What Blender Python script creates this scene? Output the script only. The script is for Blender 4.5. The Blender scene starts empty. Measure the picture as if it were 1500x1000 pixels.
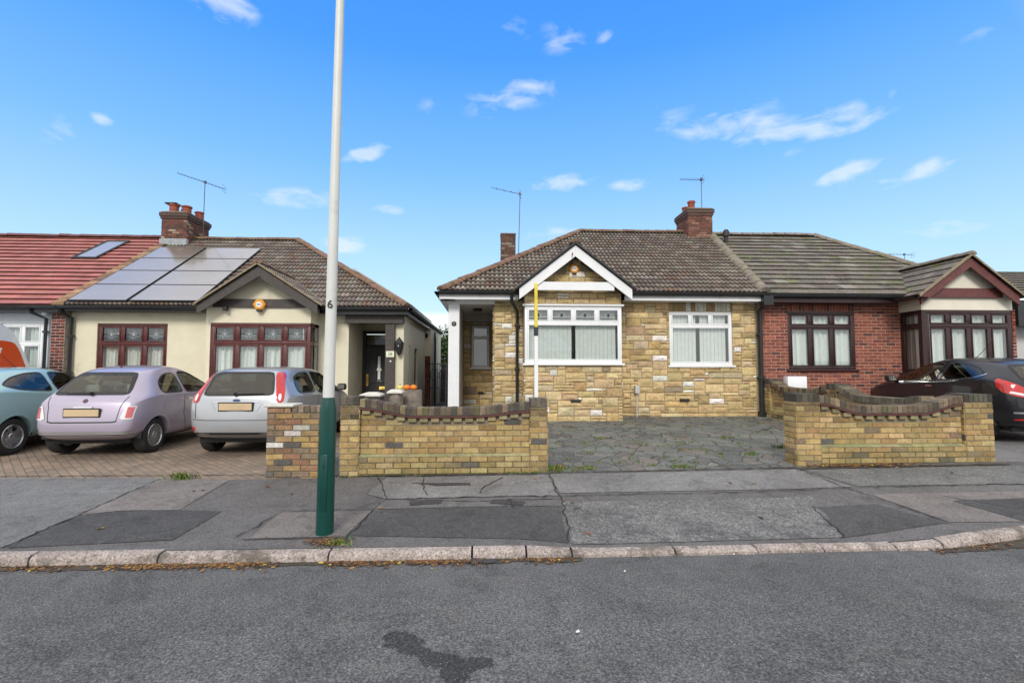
import bpy, bmesh, math, random
from mathutils import Vector, Matrix
from mathutils.geometry import delaunay_2d_cdt
from mathutils.bvhtree import BVHTree
R = math.radians
rnd = random.Random(7)
scene = bpy.context.scene
col = scene.collection

# ---------------------------------------------------------------- camera
F, PITCH, YAW, EYE = 720.0, R(3.18), R(2.8), 1.6
cam_d = bpy.data.cameras.new('camera'); cam = bpy.data.objects.new('camera', cam_d); col.objects.link(cam)
cam.location = (0, 0, EYE); cam.rotation_euler = (math.pi/2 + PITCH, 0, -YAW)
cam_d.sensor_width = 36; cam_d.lens = 36*F/1500; cam_d.clip_end = 3000; cam_d.clip_start = .05
scene.camera = cam
_sp, _cp, _sy, _cy = math.sin(PITCH), math.cos(PITCH), math.sin(YAW), math.cos(YAW)
def ray(px, py):
    u, v = (px-750)/F, (500-py)/F
    return Vector((_sy*_cp + _cy*u - _sy*_sp*v, _cy*_cp - _sy*u - _cy*_sp*v, _sp + _cp*v))
def onY(px, py, Y):
    d = ray(px, py); t = Y/d.y; return d.x*t, EYE + d.z*t
def onZ(px, py, z=.1):
    for _ in range(4):
        d = ray(px, py); t = (z-EYE)/d.z; z = ground(d.x*t, d.y*t)
    return d.x*t, d.y*t

def onZ0(px,py):
    d=ray(px,py); t=-EYE/d.z; return d.x*t, d.y*t
# ---------------------------------------------------------------- scene tree helpers
def tag(o, label=None, cat=None, group=None, kind=None):
    if label: o['label'] = label
    if cat: o['category'] = cat
    if group: o['group'] = group
    if kind: o['kind'] = kind
    return o
def empty(name, loc=(0, 0, 0), rz=0, **k):
    o = bpy.data.objects.new(name, None); col.objects.link(o)
    o.location = loc; o.rotation_euler = (0, 0, rz); o.empty_display_size = .2
    return tag(o, **k)
def copy_tree(o, parent=None):
    c = o.copy(); col.objects.link(c); c.parent = parent
    for ch in o.children: copy_tree(ch, c)
    return c

class MB:
    """collects polygons; xf maps local points to the world (or the thing's) frame"""
    def __init__(s, xf=None): s.v=[]; s.f=[]; s.m=[]; s.c=[]; s.uv=[]; s.xf=xf; s.col=(1,1,1)
    def face(s, pts, mi=0, uv=None):
        n=len(s.v)
        for p in pts: s.v.append(s.xf(*p) if s.xf else tuple(p))
        s.f.append(tuple(range(n, n+len(pts)))); s.m.append(mi); s.c.append(s.col); s.uv.append(uv)
    def grid(s, rows, mi=0, closed=False, uvs=None):
        base=len(s.v); nc=len(rows[0])
        for r in rows:
            for p in r: s.v.append(s.xf(*p) if s.xf else tuple(p))
        for i in range(len(rows)-1):
            for j in range(nc if closed else nc-1):
                k=(j+1)%nc
                s.f.append((base+i*nc+j, base+i*nc+k, base+(i+1)*nc+k, base+(i+1)*nc+j)); s.m.append(mi); s.c.append(s.col)
                s.uv.append([uvs[i][j],uvs[i][k],uvs[i+1][k],uvs[i+1][j]] if uvs else None)
    def box(s, x0,x1,y0,y1,z0,z1, mi=0, bev=0):
        if x0>x1: x0,x1=x1,x0
        if y0>y1: y0,y1=y1,y0
        if z0>z1: z0,z1=z1,z0
        b=min(bev,(x1-x0)*.45,(y1-y0)*.45,(z1-z0)*.45)
        if b<=0:
            P=[(x,y,z) for z in (z0,z1) for y in (y0,y1) for x in (x0,x1)]
            for q in ((0,2,3,1),(4,5,7,6),(0,1,5,4),(2,6,7,3),(0,4,6,2),(1,3,7,5)): s.face([P[i] for i in q],mi)
            return
        bm=bmesh.new(); bmesh.ops.create_cube(bm,size=1)
        for v in bm.verts: v.co=((x0+x1)/2+v.co.x*(x1-x0),(y0+y1)/2+v.co.y*(y1-y0),(z0+z1)/2+v.co.z*(z1-z0))
        bmesh.ops.bevel(bm,geom=bm.edges[:],offset=b,segments=2,profile=.5,affect='EDGES')
        for f in bm.faces: s.face([tuple(v.co) for v in f.verts],mi)
        bm.free()
    def tube(s, pts, r, n=10, mi=0, cap=True):
        pts=[Vector(p) for p in pts]; rr=r if isinstance(r,(list,tuple)) else [r]*len(pts)
        rows=[]; prev=None
        for i,p in enumerate(pts):
            d=(pts[min(i+1,len(pts)-1)]-pts[max(i-1,0)]).normalized()
            a=d.orthogonal().normalized() if prev is None else (prev-d*prev.dot(d)).normalized()
            prev=a; b=d.cross(a)
            rows.append([tuple(p+(a*math.cos(t)+b*math.sin(t))*rr[i]) for t in [2*math.pi*k/n for k in range(n)]])
        s.grid(rows,mi,closed=True)
        if cap: s.face(rows[0][::-1],mi); s.face(rows[-1],mi)
    def lathe(s, prof, c=(0,0,0), axis='z', n=24, mi=0):
        rows=[]
        for r,h in prof:
            row=[]
            for k in range(n):
                a=2*math.pi*k/n; p=(r*math.cos(a), r*math.sin(a))
                row.append({'z':(c[0]+p[0],c[1]+p[1],c[2]+h),'y':(c[0]+p[0],c[1]+h,c[2]+p[1]),'x':(c[0]+h,c[1]+p[0],c[2]+p[1])}[axis])
            rows.append(row)
        s.grid(rows,mi,closed=True)
    def prism(s, poly, y0, y1, mi=0):       # poly in (x,z), extruded in y
        A=[(x,y0,z) for x,z in poly]; B=[(x,y1,z) for x,z in poly]; n=len(poly)
        s.face(A,mi); s.face(B[::-1],mi)
        for i in range(n): s.face([A[i],B[i],B[(i+1)%n],A[(i+1)%n]],mi)
    def build(s, name, mat, parent=None, smooth=False, clip=None, wn=False, auto=None):
        me=bpy.data.meshes.new(name); me.from_pydata(s.v,[],s.f)
        mats=mat if isinstance(mat,(list,tuple)) else [mat]
        for m in mats: me.materials.append(m)
        me.polygons.foreach_set('material_index', s.m)
        uvl=me.uv_layers.new(name='UVMap'); ca=me.color_attributes.new('tint','FLOAT_COLOR','CORNER')
        me.update(); uvl=me.uv_layers['UVMap']; ca=me.color_attributes['tint']
        for p in me.polygons:
            cc=s.c[p.index]; uv=s.uv[p.index]; n=p.normal
            for q,li in enumerate(p.loop_indices):
                co=me.vertices[me.loops[li].vertex_index].co
                if uv: uvl.data[li].uv=uv[q]
                elif abs(n.z)>.75: uvl.data[li].uv=(co.x,co.y)
                elif abs(n.y)>=abs(n.x): uvl.data[li].uv=(co.x,co.z)
                else: uvl.data[li].uv=(co.y,co.z)
                ca.data[li].color=(cc[0],cc[1],cc[2],1)
        bm=bmesh.new(); bm.from_mesh(me)
        if clip:
            for co,no in clip: bmesh.ops.bisect_plane(bm,geom=bm.verts[:]+bm.edges[:]+bm.faces[:],dist=1e-5,plane_co=co,plane_no=no,clear_outer=True)
        if smooth or auto: bmesh.ops.remove_doubles(bm,verts=bm.verts[:],dist=1e-4)
        bmesh.ops.recalc_face_normals(bm,faces=bm.faces[:]) if (smooth or auto) else None
        if smooth or auto:
            lim=R(auto or 40)
            for f in bm.faces: f.smooth=True
            for e in bm.edges:
                if len(e.link_faces)==2 and e.calc_face_angle(0)>lim: e.smooth=False
        bm.to_mesh(me); bm.free()
        o=bpy.data.objects.new(name,me); col.objects.link(o)
        if parent: o.parent=parent
        return o

def frame_xf(ox,oy,ang):      # local u along facade, w inward(+)/outward(-), z up
    c,s_=math.cos(ang),math.sin(ang)
    return lambda u,w,z: (ox+u*c-w*s_, oy+u*s_+w*c, z)

# ---------------------------------------------------------------- materials
def new_mat(name):
    m=bpy.data.materials.new(name); m.use_nodes=True; nt=m.node_tree
    return m, nt, nt.nodes['Principled BSDF'], nt.nodes.new, nt.links.new
def rgb(c): return (*c,1)
def ramp(nt, fac, stops, interp='LINEAR'):
    r=nt.nodes.new('ShaderNodeValToRGB'); e=r.color_ramp; e.interpolation=interp
    while len(e.elements)<len(stops): e.elements.new(.5)
    for el,(p,c) in zip(e.elements,stops): el.position=p; el.color=rgb(c) if not isinstance(c,(int,float)) else (c,c,c,1)
    nt.links.new(fac,r.inputs[0]); return r.outputs[0]
def noise(nt, vec, scale, detail=4, rough=.55, dist=0):
    n=nt.nodes.new('ShaderNodeTexNoise'); n.inputs['Scale'].default_value=scale; n.inputs['Detail'].default_value=detail
    n.inputs['Roughness'].default_value=rough; n.inputs['Distortion'].default_value=dist
    nt.links.new(vec,n.inputs['Vector']); return n.outputs['Fac']
def mixc(nt, fac, a, b, mode='MIX'):
    m=nt.nodes.new('ShaderNodeMix'); m.data_type='RGBA'; m.blend_type=mode
    for sock,val in ((m.inputs[0],fac),(m.inputs[6],a),(m.inputs[7],b)):
        if isinstance(val,(int,float)): sock.default_value=val
        elif isinstance(val,tuple): sock.default_value=rgb(val)
        else: nt.links.new(val,sock)
    return m.outputs[2]
def math_(nt, op, a, b=None, c=None):
    m=nt.nodes.new('ShaderNodeMath'); m.operation=op
    for i,val in enumerate((a,b,c)):
        if val is None: continue
        if isinstance(val,(int,float)): m.inputs[i].default_value=val
        else: nt.links.new(val,m.inputs[i])
    return m.outputs[0]
def bump(nt, h, strength, dist, bsdf, normal=None):
    b=nt.nodes.new('ShaderNodeBump'); b.inputs['Strength'].default_value=strength; b.inputs['Distance'].default_value=dist
    nt.links.new(h,b.inputs['Height']); nt.links.new(b.outputs[0],bsdf.inputs['Normal'])
def objco(nt):
    return nt.nodes.new('ShaderNodeTexCoord').outputs['Object']
def geoco(nt): return nt.nodes.new('ShaderNodeNewGeometry').outputs['Position']
def mapped(nt, vec, scale):
    m=nt.nodes.new('ShaderNodeMapping'); m.inputs['Scale'].default_value=scale; nt.links.new(vec,m.inputs['Vector']); return m.outputs[0]

def plain(name, c, rough=.6, var=.15, nscale=8, metal=0, coat=0, bmp=0, spec=.5, dirt=None):
    m,nt,b,N,L=new_mat(name); co=objco(nt)
    f=noise(nt,co,nscale,5)
    lo=tuple(x*(1-var) for x in c); hi=tuple(min(1,x*(1+var)) for x in c)
    cc=ramp(nt,f,[(.3,lo),(.7,hi)])
    if dirt:
        d=ramp(nt,noise(nt,co,dirt[1],7,.65),[(dirt[2],0.0),(dirt[3],1.0)])
        cc=mixc(nt,d,cc,dirt[0])
    L(cc,b.inputs['Base Color']); b.inputs['Roughness'].default_value=rough
    b.inputs['Metallic'].default_value=metal; b.inputs['Coat Weight'].default_value=coat; b.inputs['Coat Roughness'].default_value=.04
    b.inputs['Specular IOR Level'].default_value=spec
    if bmp: bump(nt,noise(nt,co,nscale*8,4),bmp,.004,b)
    return m

def tinted(name, rough=.85, fine=40, amt=.35, bmp=.5, moss=None, dist=.006, spots=False):
    """colour comes from the per-piece 'tint' attribute; noise adds grain, pits and stains"""
    m,nt,b,N,L=new_mat(name); co=geoco(nt)
    a=N('ShaderNodeAttribute'); a.attribute_name='tint'
    f=noise(nt,co,fine,6,.65); g=noise(nt,co,fine*.2,5,.6)
    k=ramp(nt,f,[(.25,1-amt),(.75,1+amt*.6)]); k2=ramp(nt,g,[(.3,1-amt*.6),(.7,1.1)])
    cc=mixc(nt,1.0,a.outputs['Color'],k,'MULTIPLY'); cc=mixc(nt,1.0,cc,k2,'MULTIPLY')
    if moss:
        mc,sc,lo,hi=moss
        mk=ramp(nt,noise(nt,co,sc,8,.7),[(lo,0.0),(hi,1.0)]); cc=mixc(nt,mk,cc,mc)
    if spots: cc=mixc(nt,ramp(nt,noise(nt,co,13,7,.75),[(.60,0.0),(.66,.8)]),cc,(.46,.45,.40))
    L(cc,b.inputs['Base Color']); b.inputs['Roughness'].default_value=rough; b.inputs['Specular IOR Level'].default_value=.3
    bump(nt,f,bmp,dist,b)
    return m

def stone_ground(name, base, speck_d, speck_l, scale=90, big=.6, rough=.85, bmp=.5, lichen=0, wear=None, stains=()):
    m,nt,b,N,L=new_mat(name); co=geoco(nt)
    f=noise(nt,co,scale,3,.7); g=noise(nt,co,big,6,.6); h=noise(nt,co,big*9,5,.65)
    c=ramp(nt,f,[(.3,speck_d),(.5,base),(.72,speck_l)])
    c=mixc(nt,1.0,c,ramp(nt,g,[(.3,.78),(.7,1.18)]),'MULTIPLY')
    c=mixc(nt,1.0,c,ramp(nt,h,[(.3,.85),(.7,1.12)]),'MULTIPLY')
    c=mixc(nt,1.0,c,ramp(nt,noise(nt,co,38,4,.8),[(.34,.72),(.5,1.0),(.68,1.22)]),'MULTIPLY')
    c=mixc(nt,1.0,c,ramp(nt,noise(nt,co,big*3.1,8,.8,.6),[(.40,.74),(.47,1.0)]),'MULTIPLY')
    c=mixc(nt,ramp(nt,noise(nt,co,big*2.3+1,6,.75),[(.58,0.0),(.75,.35)]),c,(.11,.095,.07))
    if stains:
        wn=N('ShaderNodeTexNoise'); wn.inputs['Scale'].default_value=7; wn.inputs['Detail'].default_value=7; wn.inputs['Roughness'].default_value=.75; L(co,wn.inputs['Vector'])
        def vm(op,a,b=None,c_=None):
            n=N('ShaderNodeVectorMath'); n.operation=op
            for i,val in enumerate((a,b,c_)):
                if val is None: continue
                if isinstance(val,tuple): n.inputs[i].default_value=val
                else: L(val,n.inputs[i])
            return n
        pos=vm('MULTIPLY_ADD',wn.outputs['Color'],(.30,.30,0),vm('ADD',vm('MULTIPLY',co,(1,1,0)).outputs[0],(-.15,-.15,0)).outputs[0]).outputs[0]
        best=None
        for (ax,ay),(bx,by),rr in stains:
            ab=(bx-ax,by-ay,0); l2=ab[0]**2+ab[1]**2
            pa=vm('SUBTRACT',pos,(ax,ay,0)).outputs[0]; t=math_(nt,'DIVIDE',vm('DOT_PRODUCT',pa,ab).outputs['Value'],l2); t=math_(nt,'MINIMUM',math_(nt,'MAXIMUM',t,0),1)
            sc=vm('SCALE',ab); L(t,sc.inputs['Scale']); d=vm('LENGTH',vm('SUBTRACT',pa,sc.outputs[0]).outputs[0]).outputs['Value']; d=math_(nt,'SUBTRACT',d,rr)
            best=d if best is None else math_(nt,'MINIMUM',best,d)
        st=ramp(nt,math_(nt,'ADD',best,.5),[(.497,1.0),(.508,0.0)]); c=mixc(nt,math_(nt,'MULTIPLY',st,.85),c,mixc(nt,1.0,c,(.30,.30,.32),'MULTIPLY'))
    v=N('ShaderNodeTexVoronoi'); v.inputs['Scale'].default_value=55; L(co,v.inputs['Vector'])
    sp=ramp(nt,v.outputs['Distance'],[(.12,1.0),(.22,0.0)])
    vn=math_(nt,'GREATER_THAN',noise(nt,co,30,2),.55)
    c=mixc(nt,math_(nt,'MULTIPLY',math_(nt,'MULTIPLY',sp,vn),.7),c,(.42,.41,.38))
    if lichen:
        lk=ramp(nt,noise(nt,co,26,6,.7),[(.62,0.0),(.66,1.0)]); lk2=ramp(nt,noise(nt,co,2.2,3),[(.45,0.0),(.6,1.0)])
        c=mixc(nt,math_(nt,'MULTIPLY',math_(nt,'MULTIPLY',lk,lk2),lichen),c,(.5,.5,.45))
    if wear:
        wk=ramp(nt,noise(nt,co,wear[1],7,.75),[(.5,0.0),(.62,1.0)]); c=mixc(nt,math_(nt,'MULTIPLY',wk,wear[2]),c,wear[0])
    L(c,b.inputs['Base Color']); b.inputs['Roughness'].default_value=rough; b.inputs['Specular IOR Level'].default_value=.35
    bump(nt,f,bmp,.006,b)
    return m

M={}
_st=[tuple(onZ0(*p) for p in q[:2])+(q[2],) for q in (((578,932),(600,940),.075),((600,940),(632,962),.05),((632,962),(672,972),.065),((672,972),(706,966),.06),((668,976),(672,990),.07))]
M['asphalt']=stone_ground('asphalt_road',(.112,.112,.113),(.032,.032,.033),(.27,.268,.265),scale=85,big=.45,bmp=1.0,stains=_st)
M['tar_dark']=stone_ground('dark_tarmac',(.068,.067,.068),(.03,.03,.031),(.135,.133,.132),scale=130,big=1.1,bmp=.5)
M['tar_mid']=stone_ground('mid_tarmac',(.120,.114,.112),(.07,.066,.066),(.22,.21,.205),scale=100,big=.9,bmp=.5)
M['tar_light']=stone_ground('light_tarmac',(.17,.17,.17),(.08,.08,.08),(.29,.288,.285),scale=90,big=.8,bmp=.7)
M['tar_brown']=stone_ground('brown_tarmac',(.185,.165,.155),(.1,.085,.08),(.29,.265,.25),scale=95,big=.9,bmp=.5)
M['gravelly']=stone_ground('worn_gravel_tarmac',(.16,.157,.153),(.055,.055,.055),(.32,.315,.305),scale=42,big=1.6,bmp=1.2,wear=((.06,.06,.062),1.7,.85))
M['concrete']=stone_ground('slab_concrete',(.185,.18,.178),(.11,.105,.105),(.28,.275,.27),scale=80,big=1.2,bmp=.4,lichen=.5)
M['lichen_slab']=stone_ground('lichen_slab',(.15,.152,.15),(.08,.08,.08),(.25,.25,.245),scale=60,big=1.4,bmp=.6,lichen=.9)
M['kerb']=stone_ground('granite_kerb',(.38,.32,.29),(.14,.12,.105),(.56,.5,.47),scale=60,big=2.5,bmp=1.2,lichen=.5,wear=((.10,.085,.07),3.4,.8))
M['crack']=plain('crack_dirt',(.02,.02,.018),.95,.4,12)
M['wet']=stone_ground('damp_stain',(.045,.045,.048),(.025,.025,.027),(.09,.09,.092),scale=75,big=3,bmp=.6,rough=.6)
M['soil']=plain('soil_edge',(.06,.048,.035),.95,.5,20,bmp=.6)
M['grass']=plain('grass_far',(.07,.1,.03),.95,.4,3)

def crazy():
    m,nt,b,N,L=new_mat('crazy_paving'); co=mapped(nt,geoco(nt),(1,1,.01))
    wn=N('ShaderNodeTexNoise'); wn.inputs['Scale'].default_value=1.6; wn.inputs['Detail'].default_value=3; L(co,wn.inputs['Vector'])
    add=N('ShaderNodeVectorMath'); add.operation='MULTIPLY_ADD'; L(wn.outputs['Color'],add.inputs[0]); add.inputs[1].default_value=(.5,.5,0); L(co,add.inputs[2])
    v1=N('ShaderNodeTexVoronoi'); v1.feature='DISTANCE_TO_EDGE'; v2=N('ShaderNodeTexVoronoi')
    for v in (v1,v2): v.inputs['Scale'].default_value=3.4; v.inputs['Randomness'].default_value=1; L(add.outputs[0],v.inputs['Vector'])
    sep=N('ShaderNodeSeparateColor'); L(v2.outputs['Color'],sep.inputs[0])
    c=ramp(nt,sep.outputs[0],[(0,(.11,.112,.112)),(.3,(.165,.17,.16)),(.5,(.13,.15,.132)),(.68,(.20,.195,.18)),(.85,(.175,.145,.13)),(1,(.085,.09,.09))])
    f=noise(nt,co,34,6,.7); g=noise(nt,co,1.1,5,.6)
    c=mixc(nt,1.0,c,ramp(nt,f,[(.3,.45),(.7,1.45)]),'MULTIPLY'); c=mixc(nt,1.0,c,ramp(nt,g,[(.3,.65),(.7,1.1)]),'MULTIPLY')
    lk=ramp(nt,noise(nt,co,16,7,.75),[(.57,0.0),(.64,1.0)]); c=mixc(nt,math_(nt,'MULTIPLY',lk,.6),c,(.36,.355,.32))
    e=ramp(nt,v1.outputs['Distance'],[(.012,1.0),(.035,0.0)])
    mo=mixc(nt,ramp(nt,noise(nt,co,2.2,5),[(.45,0.0),(.58,1.0)]),(.035,.032,.025),(.075,.09,.03))
    c=mixc(nt,e,c,mo)
    mk=ramp(nt,noise(nt,co,3.2,8,.75),[(.58,0.0),(.68,1.0)]); c=mixc(nt,math_(nt,'MULTIPLY',mk,.6),c,(.08,.095,.035))
    L(c,b.inputs['Base Color']); b.inputs['Roughness'].default_value=.8
    h=math_(nt,'ADD',math_(nt,'MULTIPLY',e,-1.0),math_(nt,'MULTIPLY',f,.5)); bump(nt,h,.8,.012,b)
    return m
M['crazy']=crazy()

def block_paving():
    m,nt,b,N,L=new_mat('block_paving'); co=geoco(nt)
    mp=N('ShaderNodeMapping'); mp.inputs['Rotation'].default_value=(0,0,R(45)); L(co,mp.inputs['Vector'])
    br=N('ShaderNodeTexBrick'); L(mp.outputs[0],br.inputs['Vector'])
    br.inputs['Scale'].default_value=1; br.inputs['Brick Width'].default_value=.2; br.inputs['Row Height'].default_value=.1; br.inputs['Mortar Size'].default_value=.005; br.inputs['Bias'].default_value=0
    br.inputs['Color1'].default_value=(.27,.195,.14,1); br.inputs['Color2'].default_value=(.18,.14,.11,1); br.inputs['Mortar'].default_value=(.10,.09,.06,1)
    f=noise(nt,co,50,5,.7); g=noise(nt,co,.9,5,.6); c=br.outputs['Color']
    c=mixc(nt,1.0,c,ramp(nt,f,[(.3,.7),(.7,1.3)]),'MULTIPLY'); c=mixc(nt,1.0,c,ramp(nt,g,[(.3,.7),(.7,1.2)]),'MULTIPLY')
    mk=ramp(nt,noise(nt,co,2.5,8,.75),[(.6,0.0),(.7,1.0)]); c=mixc(nt,math_(nt,'MULTIPLY',mk,.4),c,(.09,.1,.045))
    L(c,b.inputs['Base Color']); b.inputs['Roughness'].default_value=.85
    h=math_(nt,'ADD',math_(nt,'MULTIPLY',br.outputs['Fac'],-1.0),math_(nt,'MULTIPLY',f,.4)); bump(nt,h,.8,.008,b)
    return m
M['blocks']=block_paving()

M['tint_brick']=tinted('weathered_brick',fine=55,amt=.45,bmp=.9,moss=((.1,.09,.06),3.5,.62,.74))
M['tint_stone']=tinted('split_stone',fine=22,amt=.38,bmp=1.0,dist=.016)
M['tint_tile']=tinted('roof_tile',fine=30,amt=.45,bmp=.6,rough=.8,moss=((.42,.40,.35),15,.63,.7))
M['tint_tile_moss']=tinted('mossy_roof_tile',fine=30,amt=.45,bmp=.6,rough=.85,moss=((.13,.145,.045),1.5,.56,.70),spots=True)
M['tint_red_tile']=tinted('new_red_tile',fine=30,amt=.14,bmp=.2,rough=.55)
M['tint_leaf']=tinted('leaf_litter',fine=30,amt=.3,bmp=.2,rough=.7)
M['mortar']=plain('mortar',(.22,.185,.13),.95,.25,20,bmp=.4)
M['mortar_dark']=plain('mortar_dark',(.25,.20,.13),.95,.3,20,bmp=.4)
M['mortar_red']=plain('mortar_red_wall',(.42,.31,.25),.95,.2,20,bmp=.4)
M['cream']=plain('cream_render',(.70,.65,.49),.9,.05,3,bmp=.35,dirt=((.45,.42,.3),2.2,.62,.85))
M['band']=plain('pale_render',(.70,.66,.55),.9,.06,3,bmp=.3)
M['white_render']=plain('white_render',(.62,.65,.68),.9,.05,3,bmp=.3)
M['grey_render']=plain('grey_render',(.5,.5,.49),.9,.08,3,bmp=.3)
M['upvc']=plain('white_upvc',(.8,.81,.82),.3,.03,4,dirt=((.5,.49,.45),7,.7,.85))
M['whitepaint']=plain('white_board',(.76,.77,.78),.5,.04,4,dirt=((.55,.53,.48),3,.62,.82))
M['mahog']=plain('mahogany_frame',(.085,.018,.016),.4,.3,12)
M['mahog_dark']=plain('dark_wood_frame',(.032,.012,.012),.35,.3,12)
M['barge_red']=plain('maroon_board',(.12,.035,.032),.5,.2,9)
M['brown']=plain('dark_brown_board',(.055,.045,.04),.6,.2,9,dirt=((.1,.085,.075),6,.55,.8))
M['black']=plain('black_plastic',(.02,.021,.023),.35,.2,9)
M['tyre']=plain('tyre_rubber',(.022,.022,.023),.85,.25,30)
M['lead']=plain('lead_flashing',(.3,.32,.33),.6,.2,9)
M['pot']=plain('terracotta_pot',(.27,.07,.04),.85,.25,12)
M['metal']=plain('aerial_metal',(.12,.12,.125),.45,.2,9,metal=.6)
M['chrome']=plain('chrome_trim',(.7,.7,.72),.15,.03,9,metal=1)
M['alloy']=plain('alloy_wheel',(.55,.56,.58),.3,.05,9,metal=.8)
M['ridge']=plain('ridge_tile',(.17,.1,.07),.9,.35,7,bmp=.5,dirt=((.2,.17,.06),5,.52,.7))
M['ridge_grey']=plain('ridge_tile_grey',(.2,.17,.14),.9,.35,7,bmp=.5,dirt=((.18,.17,.07),4,.5,.7))
M['pole_white']=plain('lamp_post_paint',(.62,.63,.6),.45,.05,3,dirt=((.45,.45,.4),4,.55,.8))
M['pole_green']=plain('green_post_paint',(.003,.052,.042),.3,.1,4,dirt=((.012,.06,.048),6,.55,.8))
M['yellow']=plain('yellow_paint',(.75,.58,.04),.5,.15,14,dirt=((.5,.4,.1),30,.55,.7))
M['amber']=plain('amber_box',(.75,.33,.03),.4,.1,9)
M['cap']=plain('cap_stone',(.58,.56,.5),.85,.12,9,bmp=.4)
M['rock']=plain('rough_rock',(.2,.17,.14),.95,.4,7,bmp=1.0)
M['pumpkin']=plain('orange_pumpkin',(.75,.2,.015),.5,.15,9)
M['squash']=plain('yellow_squash',(.72,.6,.15),.5,.15,9)
M['stalk']=plain('stalk',(.14,.12,.04),.8,.2,9)
M['gatewood']=plain('red_brown_post',(.16,.05,.035),.85,.3,12)
M['fence']=plain('dark_fence_board',(.04,.042,.05),.85,.3,5)
M['brass']=plain('brass',(.6,.42,.1),.35,.1,9,metal=.8)
M['brick_red']=None
M['dark_room']=plain('room_shadow',(.035,.035,.035),.95,.2,2)
M['room_wall']=plain('room_wall',(.3,.29,.27),.9,.05,2)
M['curtain']=plain('net_curtain',(.82,.85,.82),.9,.05,9)
M['blind']=plain('vertical_blind',(.80,.82,.795),.9,.06,9)
M['number']=plain('number_sign',(.8,.82,.62),.5,.03,9)
M['ink']=plain('black_lettering',(.02,.02,.02),.6,.1,9)
M['plate']=plain('yellow_number_plate',(.55,.42,.25),.6,.12,3)
M['redlamp']=plain('red_lamp',(.5,.012,.012),.12,.15,20,coat=1)
M['redlamp_pale']=plain('pale_red_lamp',(.5,.09,.1),.12,.15,20,coat=1)
M['clearlamp']=plain('clear_lamp',(.7,.7,.7),.12,.05,20,coat=1)
M['orange_panel']=plain('orange_vinyl',(.62,.065,.006),.35,.04,3)
M['seat']=plain('seat_cloth',(.09,.09,.095),.9,.1,9)
M['seat_light']=plain('light_seat_cloth',(.42,.44,.38),.9,.1,9)
M['bark']=plain('bark',(.08,.06,.04),.95,.3,12,bmp=1)
M['iron']=plain('wrought_iron',(.03,.03,.032),.6,.2,9)

def glass(name, tint, refl=.12, rough=.0, gc=(.9,.93,.95)):
    m,nt,b,N,L=new_mat(name); nt.nodes.remove(b)
    t=N('ShaderNodeBsdfTransparent'); t.inputs[0].default_value=rgb(tint)
    g=N('ShaderNodeBsdfGlossy'); g.inputs['Roughness'].default_value=rough; g.inputs[0].default_value=(*gc,1)
    fr=N('ShaderNodeFresnel'); fr.inputs[0].default_value=1.5
    f=math_(nt,'ADD',math_(nt,'MULTIPLY',fr.outputs[0],.7),refl)
    mx=N('ShaderNodeMixShader'); L(f,mx.inputs[0]); L(t.outputs[0],mx.inputs[1]); L(g.outputs[0],mx.inputs[2])
    L(mx.outputs[0],nt.nodes['Material Output'].inputs[0]); return m
M['glass']=glass('window_glass',(.9,.94,.92),.10)
M['glass_mid']=glass('grey_leaded_glass',(.66,.68,.68),.1)
M['glass_dark']=glass('dark_leaded_glass',(.35,.38,.38),.1)
M['car_glass']=glass('car_glass',(.66,.73,.68),.12,gc=(.75,.68,.56))
M['solar']=plain('solar_panel',(.42,.385,.34),.25,.06,2,metal=.75,coat=.6,spec=1); M['solar'].node_tree.nodes['Principled BSDF'].inputs['Coat Roughness'].default_value=.08
M['skylight']=glass('roof_glass',(.5,.53,.55),.6,rough=.25,gc=(.95,.88,.8))
def paint(name,c,metal=.35,rough=.35):
    m=plain(name,c,rough,.03,3,metal=metal,coat=1); return m
M['lilac']=paint('lilac_paint',(.42,.37,.46),.35)
M['silver']=paint('silver_paint',(.47,.48,.50),.6,.32)
M['aqua']=paint('aqua_paint',(.33,.52,.53),.2)
M['blackpaint']=paint('black_paint',(.012,.012,.015),0); M['blackpaint'].node_tree.nodes['Principled BSDF'].inputs['Coat Weight'].default_value=.55; M['blackpaint'].node_tree.nodes['Principled BSDF'].inputs['Specular IOR Level'].default_value=.3
M['whitecar']=paint('white_paint',(.72,.74,.77),0)
M['whitevan']=paint('van_white_paint',(.66,.71,.78),0)
SKY_STRENGTH,SUN_STRENGTH,EXPOSURE=1.0,1.9,0.25
# ---------------------------------------------------------------- terrain
def lerp(a,b,t): return a+(b-a)*t
def sm(t): t=max(0,min(1,t)); return t*t*(3-2*t)
def kerb_y(x): return 4.24 + .008*abs(min(x,4)) + (.2*max(0,min(x,9)-3.95)**1.2)
def kerb_z(x):
    lo=.035; hi=.078
    if x<.2: return hi
    if x<1.0: return lerp(hi,lo,sm((x-.2)/.8))
    if x<3.4: return lo
    if x<4.6: return lerp(lo,hi,sm((x-3.4)/1.2))
    return hi
WALL_Y=6.6
def front_z(x): return .215+.013*max(-10,min(10,x))
def ground(x,y):
    ky=kerb_y(x)+.10
    if y<ky: return -.004*min(4.0,max(0,4.1-y))
    if y<WALL_Y: return lerp(kerb_z(x),front_z(x),(y-ky)/(WALL_Y-ky))
    left=lerp(front_z(x),.2,sm((y-WALL_Y)/4)); mid=lerp(front_z(x),.51,min(1,(y-WALL_Y)/4.6)); right=lerp(front_z(x),.42,sm((y-WALL_Y)/5))
    a=sm((x+2.6)/.6); b=sm((x-6.3)/.6)
    z=lerp(left,mid,a) if x<3 else lerp(mid,right,b)
    return z
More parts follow.
